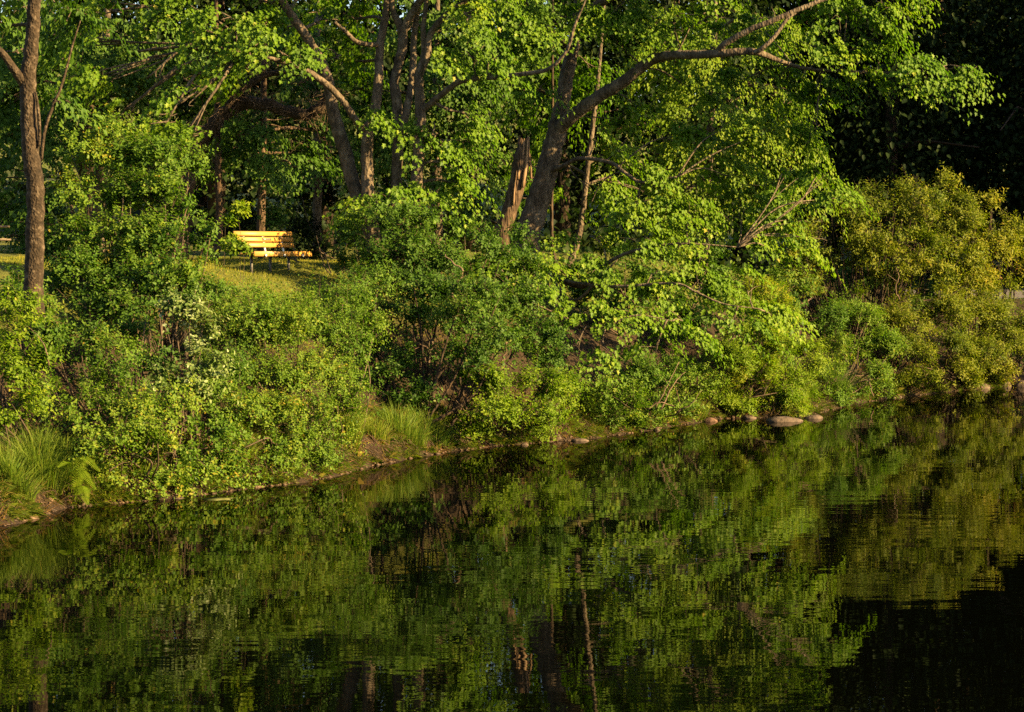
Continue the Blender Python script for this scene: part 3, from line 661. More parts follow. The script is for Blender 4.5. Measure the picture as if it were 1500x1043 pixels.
Ys = 57.0
bs = at(738, 365, Ys)[:2]
e = thing('broken_trunk', np.array((bs[0], bs[1], ground_z(*bs) - .05)), 'broken dead trunk with split pale wood leaning beside the broad maple', 'tree')
b = MB(); W = np.array([np.array(e.location), at(736,345,Ys), at(748,305,Ys), at(760,260,Ys), at(764,235,Ys), at(768,212,Ys)])
C = spline(W, 5); rr = np.interp(np.linspace(0, 1, len(C)), [0,.3,.5,.7,.85,1], [.23,.19,.19,.21,.21,.14])
sides = 14; b.tube(C, rr, sides, True, .10, rng)
V = b.V[0]; top = slice(len(V) - sides, len(V)); V[top, 2] += np.array([.05,.3,.1,.42,.2,.02,-.12,.1,-.05,.15,0,.25,.05,.35])
b.build('trunk', M['bark_warm'], e, True, origin=np.array(e.location))
for k, (pa, pb, r0) in enumerate((((766,275,Ys-.2),(773,205,Ys-.16),.06), ((758,262,Ys-.21),(768,203,Ys-.14),.045), ((778,262,Ys-.12),(777,225,Ys-.1),.03), ((752,300,Ys-.2),(757,250,Ys-.23),.03))):
    A, B = at(*pa), at(*pb); cv = spline([A, (A + B) / 2 + rng.normal(0, .02, 3), B], 4)
    MB().tube(cv, np.linspace(r0, r0 * .25, len(cv)), 6, True, .25, rng).build('splinter', M['split'], e, True, origin=np.array(e.location))
0 and limb(e, [(745,335,Ys-.3), (758,300,Ys-.35), (775,270,Ys-.35), (790,240,Ys-.3), (795,215,Ys-.2)], [.05,.045,.04,.035,.02], 'dead', 'limb', rng, 7, 5, .1)

# ------------------------------------------------------------------ shrubs
A = 'shrubs along the bank'
shrub('tall_shrub', 'tall bushy shrub of rounded leaves between spotted trunk and bench', A,
      [(110,235,45,40,32), (165,215,45.4,40,30), (215,250,45,46,34), (265,250,45.2,36,26), (130,290,44.6,44,34), (190,300,44.4,46,36), (245,305,44.4,46,34), (280,322,44.2,28,24), (120,350,44,40,34), (175,360,43.8,44,34), (235,362,43.6,46,34), (272,362,43.2,32,26), (302,352,43.2,10,18), (120,410,43,40,30), (180,418,42.8,46,30), (245,412,42.4,46,30), (292,412,42.2,32,20)],
      41, mat='shrub', size=.082, dens=1.0, singles=150, stems=3, stem_r=.022)
shrub('pale_leaved_shrub', 'shrub with silvery pale leaf undersides below the tall shrub', A,
      [(255,455,40.4,34,26), (290,480,40.2,28,24), (240,500,40,36,26), (285,530,39.6,34,24), (215,475,40.4,24,18), (262,560,39.2,26,18)], 42, mat='pale', size=.088, dens=.9, singles=150, stems=3)
shrub('bushy_shrub', 'yellow-green leafy shrub below the spotted trunk by the fern', A,
      [(110,545,38.6,44,34), (165,560,38.6,40,34), (70,590,38,36,30), (130,610,37.8,46,34), (190,615,37.8,40,34), (160,660,37.2,44,28), (215,655,37.6,30,26), (105,520,39.2,30,22), (170,515,39.4,36,24)] + fringe(160, 235, 1), 43, mat='shrub', size=.062, dens=1.0, singles=100, stems=4, tint_shift=.10)
shrub('lime_shrub', 'bright small leaved shrub cut by the left picture edge', A,
      [(12,465,38.4,24,26), (20,515,38,30,28), (10,560,37.6,30,26), (25,600,37.2,30,24), (8,630,36.8,26,22), (52,540,38,20,18)], 44, mat='lime', size=.075, dens=1.0, singles=60, stems=3)
shrub('round_shrub', 'large round sunlit shrub below the lawn left of the dark gap', A,
      [(340,460,43.8,36,20), (400,462,44.2,38,16), (460,458,44.8,36,16), (505,448,45.2,28,20), (380,462,43.2,36,16), (435,466,43.4,34,18), (325,430,44.6,30,8), (362,444,44.8,26,8), (402,450,45,26,8), (442,450,45.4,26,8), (482,440,45.8,26,8), (515,428,46.2,22,8), (548,415,47,20,8), (370,480,42.4,40,26), (430,490,42.6,40,28), (485,478,43.6,34,26), (520,520,44,24,26), (505,600,43.2,22,26), (520,560,43.8,18,24), (480,650,42.4,22,20), (330,500,42.8,40,30), (390,500,43.2,46,30), (450,490,43.8,46,30), (510,495,44.4,36,28), (535,480,44.8,20,20), (330,555,41.8,42,32), (395,560,42.2,46,32), (455,560,42.8,44,34), (500,570,43.2,26,34), (345,610,40.8,40,32), (405,620,41.4,44,32), (460,620,42,34,32), (375,660,40.6,44,24), (435,662,41.2,34,24), (310,590,40.6,28,26)] + fringe(338, 492, 3), 45, mat='shrub', size=.058, dens=1.2, gap=-.55, singles=80, stems=1, tint_shift=.07, lobe=.32)
shrub('spreading_shrub', 'low leafy shrub over the exposed roots left of the round shrub', A,
      [(250,610,38.8,36,30), (300,640,39.2,30,26), (240,665,38.2,34,24), (290,680,38.8,30,18), (320,690,39.4,28,14)] + fringe(235, 335, 2), 46, mat='shrub', size=.072, dens=1.0, singles=60, stems=4, tint_shift=.04)
shrub('shaded_shrub', 'spreading shrub with shade put into its deep green leaves and dark stems, open at the base, in the middle of the bank', A,
      [(522,338,52,12,10), (545,330,51.6,40,22), (600,330,51.4,40,22), (640,360,51.2,44,24), (552,378,51,34,22), (600,380,50.6,44,24), (660,400,50.4,44,24), (700,365,51.2,40,22), (590,420,50,44,20), (650,440,49.8,44,22), (700,430,50,40,24), (715,470,49.4,40,22), (640,480,49.2,40,18), (770,450,50,36,24), (790,490,49.6,36,22), (740,510,49,40,22), (690,520,49,34,16), (800,530,49.6,34,20), (755,360,52,34,20), (770,405,51.6,30,20), (680,468,47.4,34,20), (722,498,47.6,30,20), (700,540,47.2,28,16), (660,432,47.8,34,20), (715,440,48,34,20), (590,470,49.6,30,12), (565,415,50.4,24,14), (620,420,48.6,34,18), (540,440,48.6,24,16), (570,460,48.8,24,14), (600,470,48.4,24,12), (640,540,47.8,24,14), (580,505,48.6,22,10), (660,575,47.4,22,12), (560,555,47.8,24,16), (600,535,48.2,26,16), (545,510,48.4,22,14), (622,585,47.6,22,12), (585,590,47.2,20,10), (535,412,49.6,16,10), (530,455,49.2,20,14)], 47, mat='deep', size=.074, gap=-.42, dens=1.05, singles=100, stems=1, lobe=.36, up=.35, tint_shift=-.06, stem_r=.03, stem_mat='bark_dark')  # lowered leaf tint and dark stems carry the shade of this gap
shrub('hanging_shrub', 'light green shrub hanging to the water below the dark gap', A,
      [(700,560,47.6,34,18), (745,575,48,36,20), (790,570,48.6,36,22), (830,580,49.4,32,22), (720,605,47,30,18), (770,605,47.8,34,18), (815,612,48.6,24,12), (680,590,46.8,22,14)] + fringe(640, 832, 4), 48, mat='lime', size=.065, dens=1.0, stems=4, lobe=.3)
shrub('leaning_shrub', 'small shrub with dead sticks at the water right of the dark hollow', A,
      [(900,575,51.2,30,20), (935,560,52,36,22), (975,565,53,34,24), (920,600,51,26,14), (1010,560,54,34,26), (965,595,52.6,24,12)] + fringe(885, 1015, 5), 49, mat='shrub', size=.065, dens=.95, stems=4, lobe=.3, tint_shift=.05)
shrub('bright_shrub', 'bright yellow-green fine leaved shrub above the flat rock', A,
      [(1075,450,58.6,40,26), (1120,440,59,36,30), (1150,480,58.8,36,30), (1095,500,57.8,44,30), (1150,525,58,36,30), (1185,530,58.6,18,30), (1060,535,56.6,40,30), (1110,550,57,40,28), (1165,565,58,30,20), (1050,575,55.8,30,18)] + fringe(1035, 1195, 6), 50, leaf='narrow', mat='lime', size=.085, dens=1.05, stems=3, lobe=.3, length=(.2, .42), tint_shift=.10, per=13)
O = 'olive bushes by the gravel path'
shrub('olive_bush', 'big olive-yellow bush with bare brown stems under it', O,
      [(1200,345,67.4,30,22), (1218,312,68,26,16), (1165,372,67.2,28,16), (1262,300,68.6,28,14), (1305,292,68.8,32,14), (1345,276,69,24,10), (1200,425,66.4,30,8), (1250,430,66.2,26,8), (1160,425,66.6,20,8), (1250,330,68,36,24), (1300,325,68,40,26), (1350,310,68.4,40,28), (1230,370,67.6,36,22), (1285,372,67.4,40,26), (1340,360,67.6,40,28), (1190,390,67.6,34,18), (1235,405,67,34,16), (1310,410,67,36,20), (1360,400,67.2,34,20), (1165,400,67.8,24,12), (1330,440,66.6,30,10), (1375,435,66.8,34,12)], 51, leaf='narrow', mat='olive', size=.12, dens=.95, stems=6, lobe=.46, tint_shift=-.08, stem_r=.025, stem_mat='bark_dark', per=12, length=(.3,.7), base=tuple(at(1255,465,68.5)[:2]))
shrub('olive_bush', 'olive bush with upright leafy tips against the dark forest at the right edge', O,
      [(1398,308,69.6,32,14), (1440,330,70,26,14), (1472,364,70.4,28,18), (1420,430,68.6,34,10), (1465,425,69.4,24,8), (1410,335,69.4,40,26), (1450,375,69.8,40,24), (1400,385,68.8,36,24), (1505,395,70.8,30,24), (1452,300,70,6,5), (1480,338,70.4,8,6), (1342,256,70,6,4), (1384,276,70,8,5), (1430,415,69.2,34,16), (1540,415,71,36,30)], 52, leaf='narrow', mat='olive', size=.125, dens=.95, stems=4, lobe=.42, tint_shift=.02, per=12, length=(.3,.65), stem_mat='bark_dark')
shrub('dense_bush', 'dense green bush at the waterline left of the small rocks', O,
      [(1215,480,63.4,26,24), (1255,475,63.8,34,22), (1240,520,62.8,34,26), (1285,515,63.6,34,28), (1225,555,62,24,18), (1270,555,63,30,16), (1300,475,64.6,26,20), (1215,455,64.6,26,12), (1262,455,64.8,26,10)] + fringe(1205, 1305, 7), 53, leaf='narrow', mat='shrub', size=.10, dens=1.05, stems=3, lobe=.34, tint_shift=.05)
shrub('dense_bush', 'yellowish low bush sprawling above the rocks in the right corner', O,
      [(1330,480,65.6,36,24), (1380,470,66.6,40,24), (1430,470,67.6,40,24), (1475,480,68.4,36,28), (1335,525,64.6,34,26), (1385,520,65.8,40,28), (1440,520,67,40,26), (1490,515,68,34,30), (1350,558,64.2,34,12), (1400,552,65.4,30,14), (1520,490,69,36,40), (1450,545,66.6,26,10), (1345,455,66.4,34,12), (1400,448,67,34,12), (1450,452,68,30,12)] + fringe(1310, 1500, 8), 54, leaf='narrow', mat='olive', size=.10, dens=1.05, stems=3, lobe=.34, tint_shift=-.08)
shrub('thicket', 'dark thicket of leaves just behind the spotted trunk', A, [(85,440,44.5,30,26), (100,395,45.5,30,26), (15,430,46,20,20), (82,480,42.6,24,20), (140,470,41.8,34,22), (190,462,41.6,34,18), (25,440,41,20,18), (76,425,43.2,22,24), (92,375,44.4,22,20), (150,445,43,36,24), (110,500,40.4,26,14), (200,500,40.8,30,20), (150,505,40.4,30,18), (222,540,39.8,30,18), (205,430,42.4,36,18), (130,400,44,40,22), (190,408,43.6,40,22), (250,415,43,40,20), (232,455,41.8,36,18), (302,438,42.6,32,14), (62,505,39.6,22,16), (150,380,44.6,34,18), (50,492,39.4,20,12), (30,420,43,26,16), (60,455,41.4,24,18), (8,445,40.5,18,14)], 57, mat='deep', size=.08, dens=.75, gap=-1, stems=2)
shrub('leafy_shrub', 'deep green shrub behind the low maple branches, before the lawn', A, [(880,420,60,44,26), (950,430,60.5,50,26), (1020,425,61,50,26), (1090,420,61.5,44,24), (1150,425,62,36,22), (820,400,59.5,36,24), (900,385,60,40,12), (960,383,60.5,44,12), (1030,385,61,40,12), (900,465,58,46,20), (990,470,58.6,50,22), (850,450,57,34,20), (1140,460,61,30,18)], 58, mat='deep', size=.10, dens=.8, stems=2, lobe=.45)
shrub('dense_shrub', 'dark shrub around the feet of the many-stemmed maple', A, [(545,385,55,34,20), (600,390,55,40,22), (660,385,55,40,22), (710,390,55.2,34,22), (755,395,55.4,30,20), (575,345,55.4,34,16), (640,345,55.4,40,16), (700,345,55.6,34,16)], 59, mat='deep', size=.095, dens=.8, stems=2, lobe=.42)
shrub('shade_fill_shrub', 'added shrub with near black leaves standing in for the shade right behind the bench', A, [(420,335,60,30,26), (465,335,60.4,34,28), (510,345,60,30,26), (440,300,61,34,20), (490,295,61.4,34,20), (370,345,60,30,24), (330,350,60,26,24), (420,375,59.4,30,12), (480,378,59.4,34,12)], 60, mat='dark', size=.11, dens=.7, stems=2, lobe=.45)  # filler shrub: near black leaf colour replaces the canopy shade here
shrub('dense_shrub', 'dark low shrub behind the bare stems of the big olive bush', O, [(1185,428,70.5,30,10), (1235,430,70.6,30,10), (1285,430,70.8,30,10), (1335,432,71,30,10), (1385,432,71.4,30,10), (1210,410,71.5,30,12), (1270,408,71.6,34,12), (1330,405,72,34,12), (1150,415,70,24,12)], 61, mat='deep', size=.11, dens=.9, stems=1, lobe=.42, gap=-.8, tint_shift=-.15)
shrub('dense_bush', 'green bush on the shore just past the right edge', O, [(1545,530,69.6,40,24), (1600,520,71,40,26), (1660,515,72.5,44,26), (1560,480,71.5,44,26), (1630,470,73,46,28), (1700,480,74,46,30), (1580,430,73,44,22), (1660,425,75,46,22), (1740,510,74.5,44,28), (1800,500,75.5,46,30)], 64, leaf='narrow', mat='olive', size=.12, dens=.8, stems=1, lobe=.42, tint_shift=-.1)
shrub('dark_shrub', 'small dark shrub in the shade behind the right end of the bench', A, [(398,320,55.4,12,14), (470,350,54,18,20), (505,392,52.4,18,12)], 55, mat='deep', size=.07, dens=.8, stems=2)
shrub('sapling', 'young sapling with broad leaves overlapping the left end of the bench', A, [(334,330,46,7,8), (348,312,46,4,4), (336,360,45,7,8), (352,366,44.6,4,4)], 56, base=tuple(at(322, 430, 45)[:2]), mat='lime', size=.10, dens=.25, singles=40, stems=1, stem_r=.006, lobe=.16, per=5, length=(.15,.3))

# ------------------------------------------------------------------ grass tufts, fern
def blades(rng, n, cx, cy, rx, ry, h, lean=0.5, wdt=0.012, bend=0.6):
    a = rng.uniform(0, 2 * np.pi, n); q = np.sqrt(rng.random(n))
    X, Y = cx + np.cos(a) * q * rx, cy + np.sin(a) * q * ry
    Z = np.maximum(terrain(X, Y), 0.0) - 0.02
    B = np.stack([X, Y, Z], 1)
    out = np.stack([np.cos(a), np.sin(a), 0 * a], 1) * (lean * q)[:, None] + rng.normal(0, .18, (n, 3)) * (1, 1, 0)
    H = h * rng.uniform(.55, 1.15, n)
    d0 = nrm(UP + out * .5); d1 = nrm(UP * (1 - bend * rng.random(n))[:, None] + out * 1.5)
    m = B + d0 * (H * .55)[:, None]; t = m + d1 * (H * .5)[:, None]
    s = nrm(np.cross(d0, rand_dir(rng, n))) * (wdt * rng.uniform(.7, 1.3, n))[:, None] * .5
    V = np.stack([B - s, B + s, m - s * .8, m + s * .8, t], 1)
    return V
def tuft(name, label, group, px, Y, n, rad, h, seed, mat='grass', lean=.5, wdt=.012, dry=0.0, bend=.6, shift=0.0):
    rng = np.random.default_rng(seed)
    x, y = px[0] if isinstance(px, tuple) else (px - 750) / FPX * Y, Y
    z = max(ground_z(x, y), 0)
    V = blades(rng, n, x, y, rad, rad * .8, h, lean, wdt, bend)
    loc = np.array((x, y, z)); e = thing(name, loc, label, 'grass', group)
    tint = np.repeat(np.clip(.45 + shift + rng.normal(0, .2, n), 0, 1), 5)
    def make(V, tint, part, mat):
        k = len(V); V = V.reshape(-1, 3) - loc
        i0 = np.arange(k) * 5
        L = np.stack([i0, i0 + 1, i0 + 3, i0 + 2, i0 + 2, i0 + 3, i0 + 4], 1).ravel()
        link(part, mesh_from(part, V, L, np.tile([4, 3], k), tint), M[mat], e, kind='stuff')
    make(V, tint, 'blades', mat)
    m = max(20, n // 3); V2 = blades(rng, m, x, y, rad * 1.15, rad, h * .38, lean * 1.4, wdt, 1.2)
    make(V2, np.repeat(rng.random(m), 5), 'dead_blades', 'dry')
    return e
G = 'grass tufts at the waterline'
rows = [
 ('tall sedge tuft with rusty base cut by the left picture edge', 12, 35.6, 900, .34, .7, -.02), ('soft green grass clump behind the edge sedge', 55, 36.9, 900, .36, .75, 0),
 ('fine grass right of the edge sedge, above the fern', 88, 37.4, 500, .26, .65, -.05), ('bright arching sedge tuft right of the round shrub', 506, 43.9, 700, .2, .95, .12),
 ('short yellow grass beside the bright arching sedge', 548, 45.4, 350, .28, .45, .2), ('leafy grass bank between the arching sedge and the roots', 590, 46.4, 700, .45, .55, -.05),
 ('grass clump over the brown roots below the shaded shrub', 628, 47.3, 500, .4, .5, -.05), ('tuft of wide blades left of the dark hollow', 868, 51.4, 500, .26, .75, .04),
 ('small grass tuft right of the dark hollow', 915, 52.2, 450, .26, .6, .02), ('grass tuft beside the reddish rock', 1020, 55.6, 300, .24, .55, .05),
 ('upright grass tuft left of the flat rock', 1112, 58.2, 600, .3, 1.0, .08), ('dry tipped grass tuft behind the flat rock', 1168, 58.8, 600, .3, .8, .1),
 ('dark green upright grass in the gap right of the bright shrub', 1222, 61.6, 500, .3, 1.1, -.3), ('low yellow mossy grass under the roots by the low shrub', 352, 40.4, 500, .24, .4, .2),
 ('pale grass below the round shrub at the water', 300, 39.6, 250, .2, .3, .1), ('short grass on the mud left of the fern', 145, 37.5, 350, .3, .4, .15),
 ('short mossy grass beneath the shore shrub', 195, 38.2, 350, .3, .35, .2), ('grass wisp below the light green waterside shrub', 770, 49.6, 300, .26, .35, .1),
]
for i, (lab, px, Y, n, rad, h, sh) in enumerate(rows):
    while shore_dist(np.array([(px - 750) / FPX * Y]), np.array([Y]))[0] < 0.22: Y += 0.15
    tuft('grass_tuft', lab, G, px, Y, n, rad, h, 100 + i, shift=sh)

# a fern: fronds with paired leaflets
rng = np.random.default_rng(61)
fy = 36.9; fb = at(108, 720, fy); fz = ground_z(fb[0], fb[1]); floc = np.array((fb[0], fb[1], fz))
e = thing('fern', floc, 'pale green fern with arching feathered fronds at the left shore', 'fern')
for tipp, top in (((146,690), (122,668)), ((140,716), (118,688)), ((84,684), (95,676)), ((128,738), (120,712))):
    a0 = floc + np.array((0, 0, .02)); mid = at(top[0], top[1], fy - .25); end = at(tipp[0], tipp[1], fy - .5)
    cv = spline([a0, (a0 + mid) / 2 + UP * .06, mid, end], 9)
    b = MB(); b.tube(cv, np.linspace(.008, .003, len(cv)), 4, True)
    T = nrm(np.gradient(cv, axis=0))
    for k in range(7, len(cv)):
        f = (k - 7) / (len(cv) - 8); L = .13 * math.sin(math.pi * (.16 + .80 * f)) + .015
        side = nrm(np.cross(T[k], UP))
        for sg in (-1, 1):
            for off in (0.0, .5):
                p = cv[k] - T[k] * off * np.linalg.norm(cv[k] - cv[k - 1]); q = p + side * sg * L + T[k] * L * .35 - UP * .25 * L
                wv = T[k] * .007
                b.add([p - wv * .6, p + wv * .6, (p + q) / 2 + wv, q, (p + q) / 2 - wv], [(0, 1, 2, 3, 4)], .5 + rng.normal(0, .1))
    b.build('frond', M['lime'], e, origin=floc)

# lawn grass
rng = np.random.default_rng(62); n = 70000
X = rng.uniform(-11.5, 0.5, n); Yq = rng.uniform(45.5, 58, n); s = shore_dist(X, Yq); ok = (s > 2.6) & (s < 12)
X, Yq = X[ok], Yq[ok]; n = len(X); Z = terrain(X, Yq)
B = np.stack([X, Yq, Z - .01], 1); d = nrm(UP + rng.normal(0, .3, (n, 3))); H = rng.uniform(.03, .08, n) * (1 + .8 * (rng.random(n) > .95))
sd_ = nrm(np.cross(d, rand_dir(rng, n))) * .007
V = np.stack([B - sd_, B + sd_, B + d * H[:, None]], 1).reshape(-1, 3)
link('lawn_grass', mesh_from('lawn_grass', V, np.arange(3 * n).reshape(-1, 3), None, np.repeat(np.clip(.5 + .22 * wob(X, Yq, 1.3) + rng.normal(0, .2, n), 0, 1), 3)), M['lawn'], kind='stuff', label='short sunlit yellow-green lawn grass around the bench')

# low leafy ground cover on the bank, one mass
rng = np.random.default_rng(63); n = 36000
X = rng.uniform(-13, 17, n); Yq = rng.uniform(33, 76, n); X[:9000] = rng.uniform(15, 40, 9000); Yq[:9000] = rng.uniform(70, 86, 9000); s = shore_dist(X, Yq); nz = wob(X, Yq, 1.9) + .6 * wob(X, Yq, 5.1)
ok = (s > .35 + .25 * nz) & (s < np.where(X < 0, 3.2, 5.0) + nz) & (nz > -.75) & (X > -9.5 + (Yq - 34) * .0 - 3); X, Yq, s, nz = X[ok], Yq[ok], s[ok], nz[ok]; n = len(X)
P = np.stack([X, Yq, terrain(X, Yq) + .03 + rng.random(n) * (.12 + .22 * np.clip(nz + .4, 0, 1))], 1)
o = np.array((.6, -.6, .5)) + rng.normal(0, .6, (n, 3))
Rm = leaf_frames(rng.normal(size=(n, 3)) + np.array((.4, -.4, -.2)), o)
link('ground_cover', leaf_mesh('ground_cover', 'ovate', P, Rm, rng.uniform(.06, .13, n), np.clip(.3 + .2 * nz + rng.normal(0, .2, n), 0, 1), np.zeros(3)), M['deep'], kind='stuff', label='low leafy plants covering the bank between the shrubs')

# ------------------------------------------------------------------ bench
PHI = RAD(57); bp = at(397, 395, 52.6)
bx_, by_ = bp[0], bp[1]; bz = ground_z(bx_, by_)
e = thing('park_bench', (bx_, by_, bz + .06), 'orange slatted wooden park bench on the lawn facing the water', 'bench')
e.rotation_euler = (0, 0, PHI)                      # local x runs along the slats, -y is the front
def rotx(a): c, s_ = math.cos(a), math.sin(a); return [(1, 0, 0), (0, c, -s_), (0, s_, c)]
LEN = 2.06
def plank(name, c, size, a=0.0, mat='bench', bev=.008, parent=e):
    return MB().box((0, 0, 0), size, None, bev).build(name, M[mat], parent), c, a
def put(res): o, c, a = res; o.location = c; o.rotation_euler = (a, 0, 0); return o
tilt = RAD(-14)
backs = []
for k in range(3):
    h = .50 + .128 * k
    backs.append(put(plank('back_slat', (0, .16 + (h - .48) * .25, h + .06), (LEN, .038, .106), tilt)))
for k in range(3): put(plank('seat_slat', (0, -.27 + .15 * k, .385 - .012 * k), (LEN, .135, .04), RAD(-4)))
put(plank('seat_front_board', (0, -.352, .36), (LEN, .036, .115)))
pl = MB().box((0, 0, 0), (.30, .012, .055), None, .003).build('plaque', M['plaque'], backs[1]); pl.location = (.06, -.026, 0)
mb = MB()
for i in range(9):
    if i in (3,): continue
    mb.box((-.12 + .029 * i, -.0075, .008), (.016, .003, .016)); mb.box((-.11 + .027 * i, -.0075, -.014), (.012, .003, .008))
mb.build('inscription', M['letter'], pl)
for x in (-.67, 0, .67):
    MB().tube([(x, .02, -.2), (x, .02, .34)], .032, 12).build('leg', M['post'], e, True)
    sup = MB().tube([(x, .16, .33), (x, -.40, .325)], .028, 12).build('seat_support', M['post'], e, True)
    MB().tube([(x, -.40, .325), (x, -.41, .325)], .034, 12).build('end_cap', M['steel'], sup, True)
    MB().tube([(x, .13, .32), (x, .175, .44), (x, .262, .80)], .024, 10).build('back_support', M['steel'], e, True)

# picnic table cut by the left picture edge
tp = at(-48, 408, 53.5); tz = ground_z(tp[0], tp[1])
e = thing('picnic_table', (tp[0], tp[1], tz), 'weathered wooden picnic table just entering at the left edge', 'table')
e.rotation_euler = (0, 0, RAD(8))
def tplank(name, c, size, rot=(0, 0, 0), mat='old_wood'):
    o = MB().box((0, 0, 0), size, None, .006).build(name, M[mat], e); o.location = c; o.rotation_euler = rot; return o
for k in range(5): tplank('top_plank', (0, -.30 + .15 * k, .74), (1.9, .14, .04))
for sg in (-1, 1):
    for k in range(2): tplank('seat_plank', (0, sg * (.62 + .15 * k), .44), (1.9, .14, .04))
    for x in (-.65, .65): tplank('leg', (x, sg * .42, .37), (.05, .09, .86), (sg * RAD(28), 0, 0))
for x in (-.60, .60):
    tplank('seat_brace', (x, 0, .39), (.045, 1.5, .09)); tplank('top_brace', (x, 0, .69), (.045, .72, .06))

# ------------------------------------------------------------------ rocks, sticks, algae at the waterline
def rock(label, px, py, wpx, hpx, seed, mat='rock', on_water=True, flat=1.0, rot=0.0):
    rng = np.random.default_rng(seed)
    x, y = water_at(px, py); s = ppm(y); rx, rz = wpx / s / 2, hpx / s
    import bmesh
    bm_ = bmesh.new(); bmesh.ops.create_icosphere(bm_, subdivisions=2, radius=1)
    V = np.array([v.co[:] for v in bm_.verts]); F = [tuple(v.index for v in f.verts) for f in bm_.faces]; bm_.free()
    n0 = nrm(rng.normal(size=(16, 3))); off = rng.uniform(.55, .9, 16)
    V = V * (1 + .06 * np.sin(V @ rng.normal(0, 4, 3)))[:, None]
    for a, d in zip(n0, off):                       # cut flat facets, as broken stone has
        q = V @ a; V = V - np.maximum(0, q - d)[:, None] * a
    V = V * (1 + .025 * np.sin(V @ rng.normal(0, 13, 3)) + .02 * np.sin(V @ rng.normal(0, 21, 3)))[:, None] * 1.2
    V = V * (rx, min(rx * .75, .6), rz * .85); V[:, 2] = np.where(V[:, 2] < 0, V[:, 2] * .45, V[:, 2])
    c, s_ = math.cos(rot), math.sin(rot); V = V @ np.array(((c, 0, s_), (0, 1, 0), (-s_, 0, c)))
    me = mesh_from('rock', V, F, None, None, False)
    o = link('rock', me, M[mat], None, label, 'rock', 'rocks along the waterline'); o.location = (x, y, -.02)
    return o
rock('large flat brown rock lying in the water below the bright shrub', 1152, 617, 66, 10, 201); rock('low brown rock at the right end of the flat rock', 1190, 613, 30, 9, 202)
rock('rounded reddish rock at the water left of the flat rock', 1040, 617, 30, 11, 203, 'rock_red'); rock('small low rock between rounded rock and flat rock', 1098, 613, 22, 7, 204)
rock('tan rock on the shore under the dense green bush', 1288, 584, 28, 10, 205); rock('small pale stone right of the tan rock', 1318, 582, 10, 6, 206); rock('orange tinged stone below the yellowish bush', 1356, 576, 16, 7, 207, 'rock_red')
rock('upright pale boulder near the right edge', 1470, 566, 22, 14, 208); rock('broad tan boulder cut by the right edge', 1497, 566, 36, 13, 209); rock('rough brown stone left of the upright boulder', 1440, 569, 22, 9, 210)
rock('pale square stone under the waterside shrub', 816, 645, 22, 14, 211); rock('small white stone on the mud below the shaded shrub', 713, 651, 10, 7, 212); rock('little yellowish stone beside the white stone', 704, 655, 14, 6, 213, 'rock_red')
rock('small brown stone left of the pale square stone', 768, 652, 14, 6, 214); rock('flat brown stone at the edge of the dark hollow', 850, 646, 26, 6, 215); rock('little stone left of the rounded reddish rock', 962, 630, 12, 6, 216)
rock('flat stone among the roots below the round shrub', 262, 730, 24, 5, 217); rock('pale stone half sunk in mud near the fern', 78, 748, 14, 6, 218)
# pebbles and leaf litter on the wet margin: too many to count
rng = np.random.default_rng(71); n = 2600
seg = rng.integers(5, len(SH) - 7, n); t = rng.random(n); q = SH[seg] + (SH[seg + 1] - SH[seg]) * t[:, None]
dv = nrm(SH[seg + 1] - SH[seg]); nv = np.stack([-dv[:, 1], dv[:, 0]], 1); q = q + nv * (rng.random(n) ** 1.5 * 1.0 - .08)[:, None]
z = np.maximum(terrain(q[:, 0], q[:, 1]), 0) + .004
sz = rng.uniform(.012, .05, n) * (1 + 1.2 * (rng.random(n) > .95))
oct_ = np.array(((1,0,0),(-1,0,0),(0,1,0),(0,-1,0),(0,0,.6),(0,0,-.4))); of = np.array(((0,2,4),(2,1,4),(1,3,4),(3,0,4),(2,0,5),(1,2,5),(3,1,5),(0,3,5)))
V = (np.stack([q[:, 0], q[:, 1], z], 1)[:, None] + oct_[None] * (sz[:, None] * rng.uniform(.6, 1.4, (n, 3)))[:, None]).reshape(-1, 3)
link('gravel', mesh_from('gravel', V, (np.arange(n)[:, None, None] * 6 + of[None]).reshape(-1, 3)), M['gravel'], kind='stuff', label='brown pebbles and crumbs along the wet shore')
n = 22000
seg = rng.integers(4, len(SH) - 6, n); t = rng.random(n); q = SH[seg] + (SH[seg + 1] - SH[seg]) * t[:, None]
dv = nrm(SH[seg + 1] - SH[seg]); nv = np.stack([-dv[:, 1], dv[:, 0]], 1); q = q + nv * (rng.random(n) * 1.3 + .02)[:, None]
z = np.maximum(terrain(q[:, 0], q[:, 1]), 0)
B = np.stack([q[:, 0], q[:, 1], z], 1); d = nrm(rng.normal(size=(n, 3)) * (1, 1, .5) + UP * .35 - np.concatenate([nv, nv[:, :1] * 0], 1) * .4); H = rng.uniform(.08, .34, n)
sd_ = nrm(np.cross(d, rand_dir(rng, n))) * rng.uniform(.004, .010, n)[:, None]
V = np.stack([B - sd_, B + sd_, B + d * H[:, None]], 1).reshape(-1, 3)
link('dead_grass', mesh_from('dead_grass', V, np.arange(3 * n).reshape(-1, 3), None, np.repeat(rng.random(n), 3)), M['dry'], kind='stuff', label='rusty dead grass, roots and stalks along the shore')

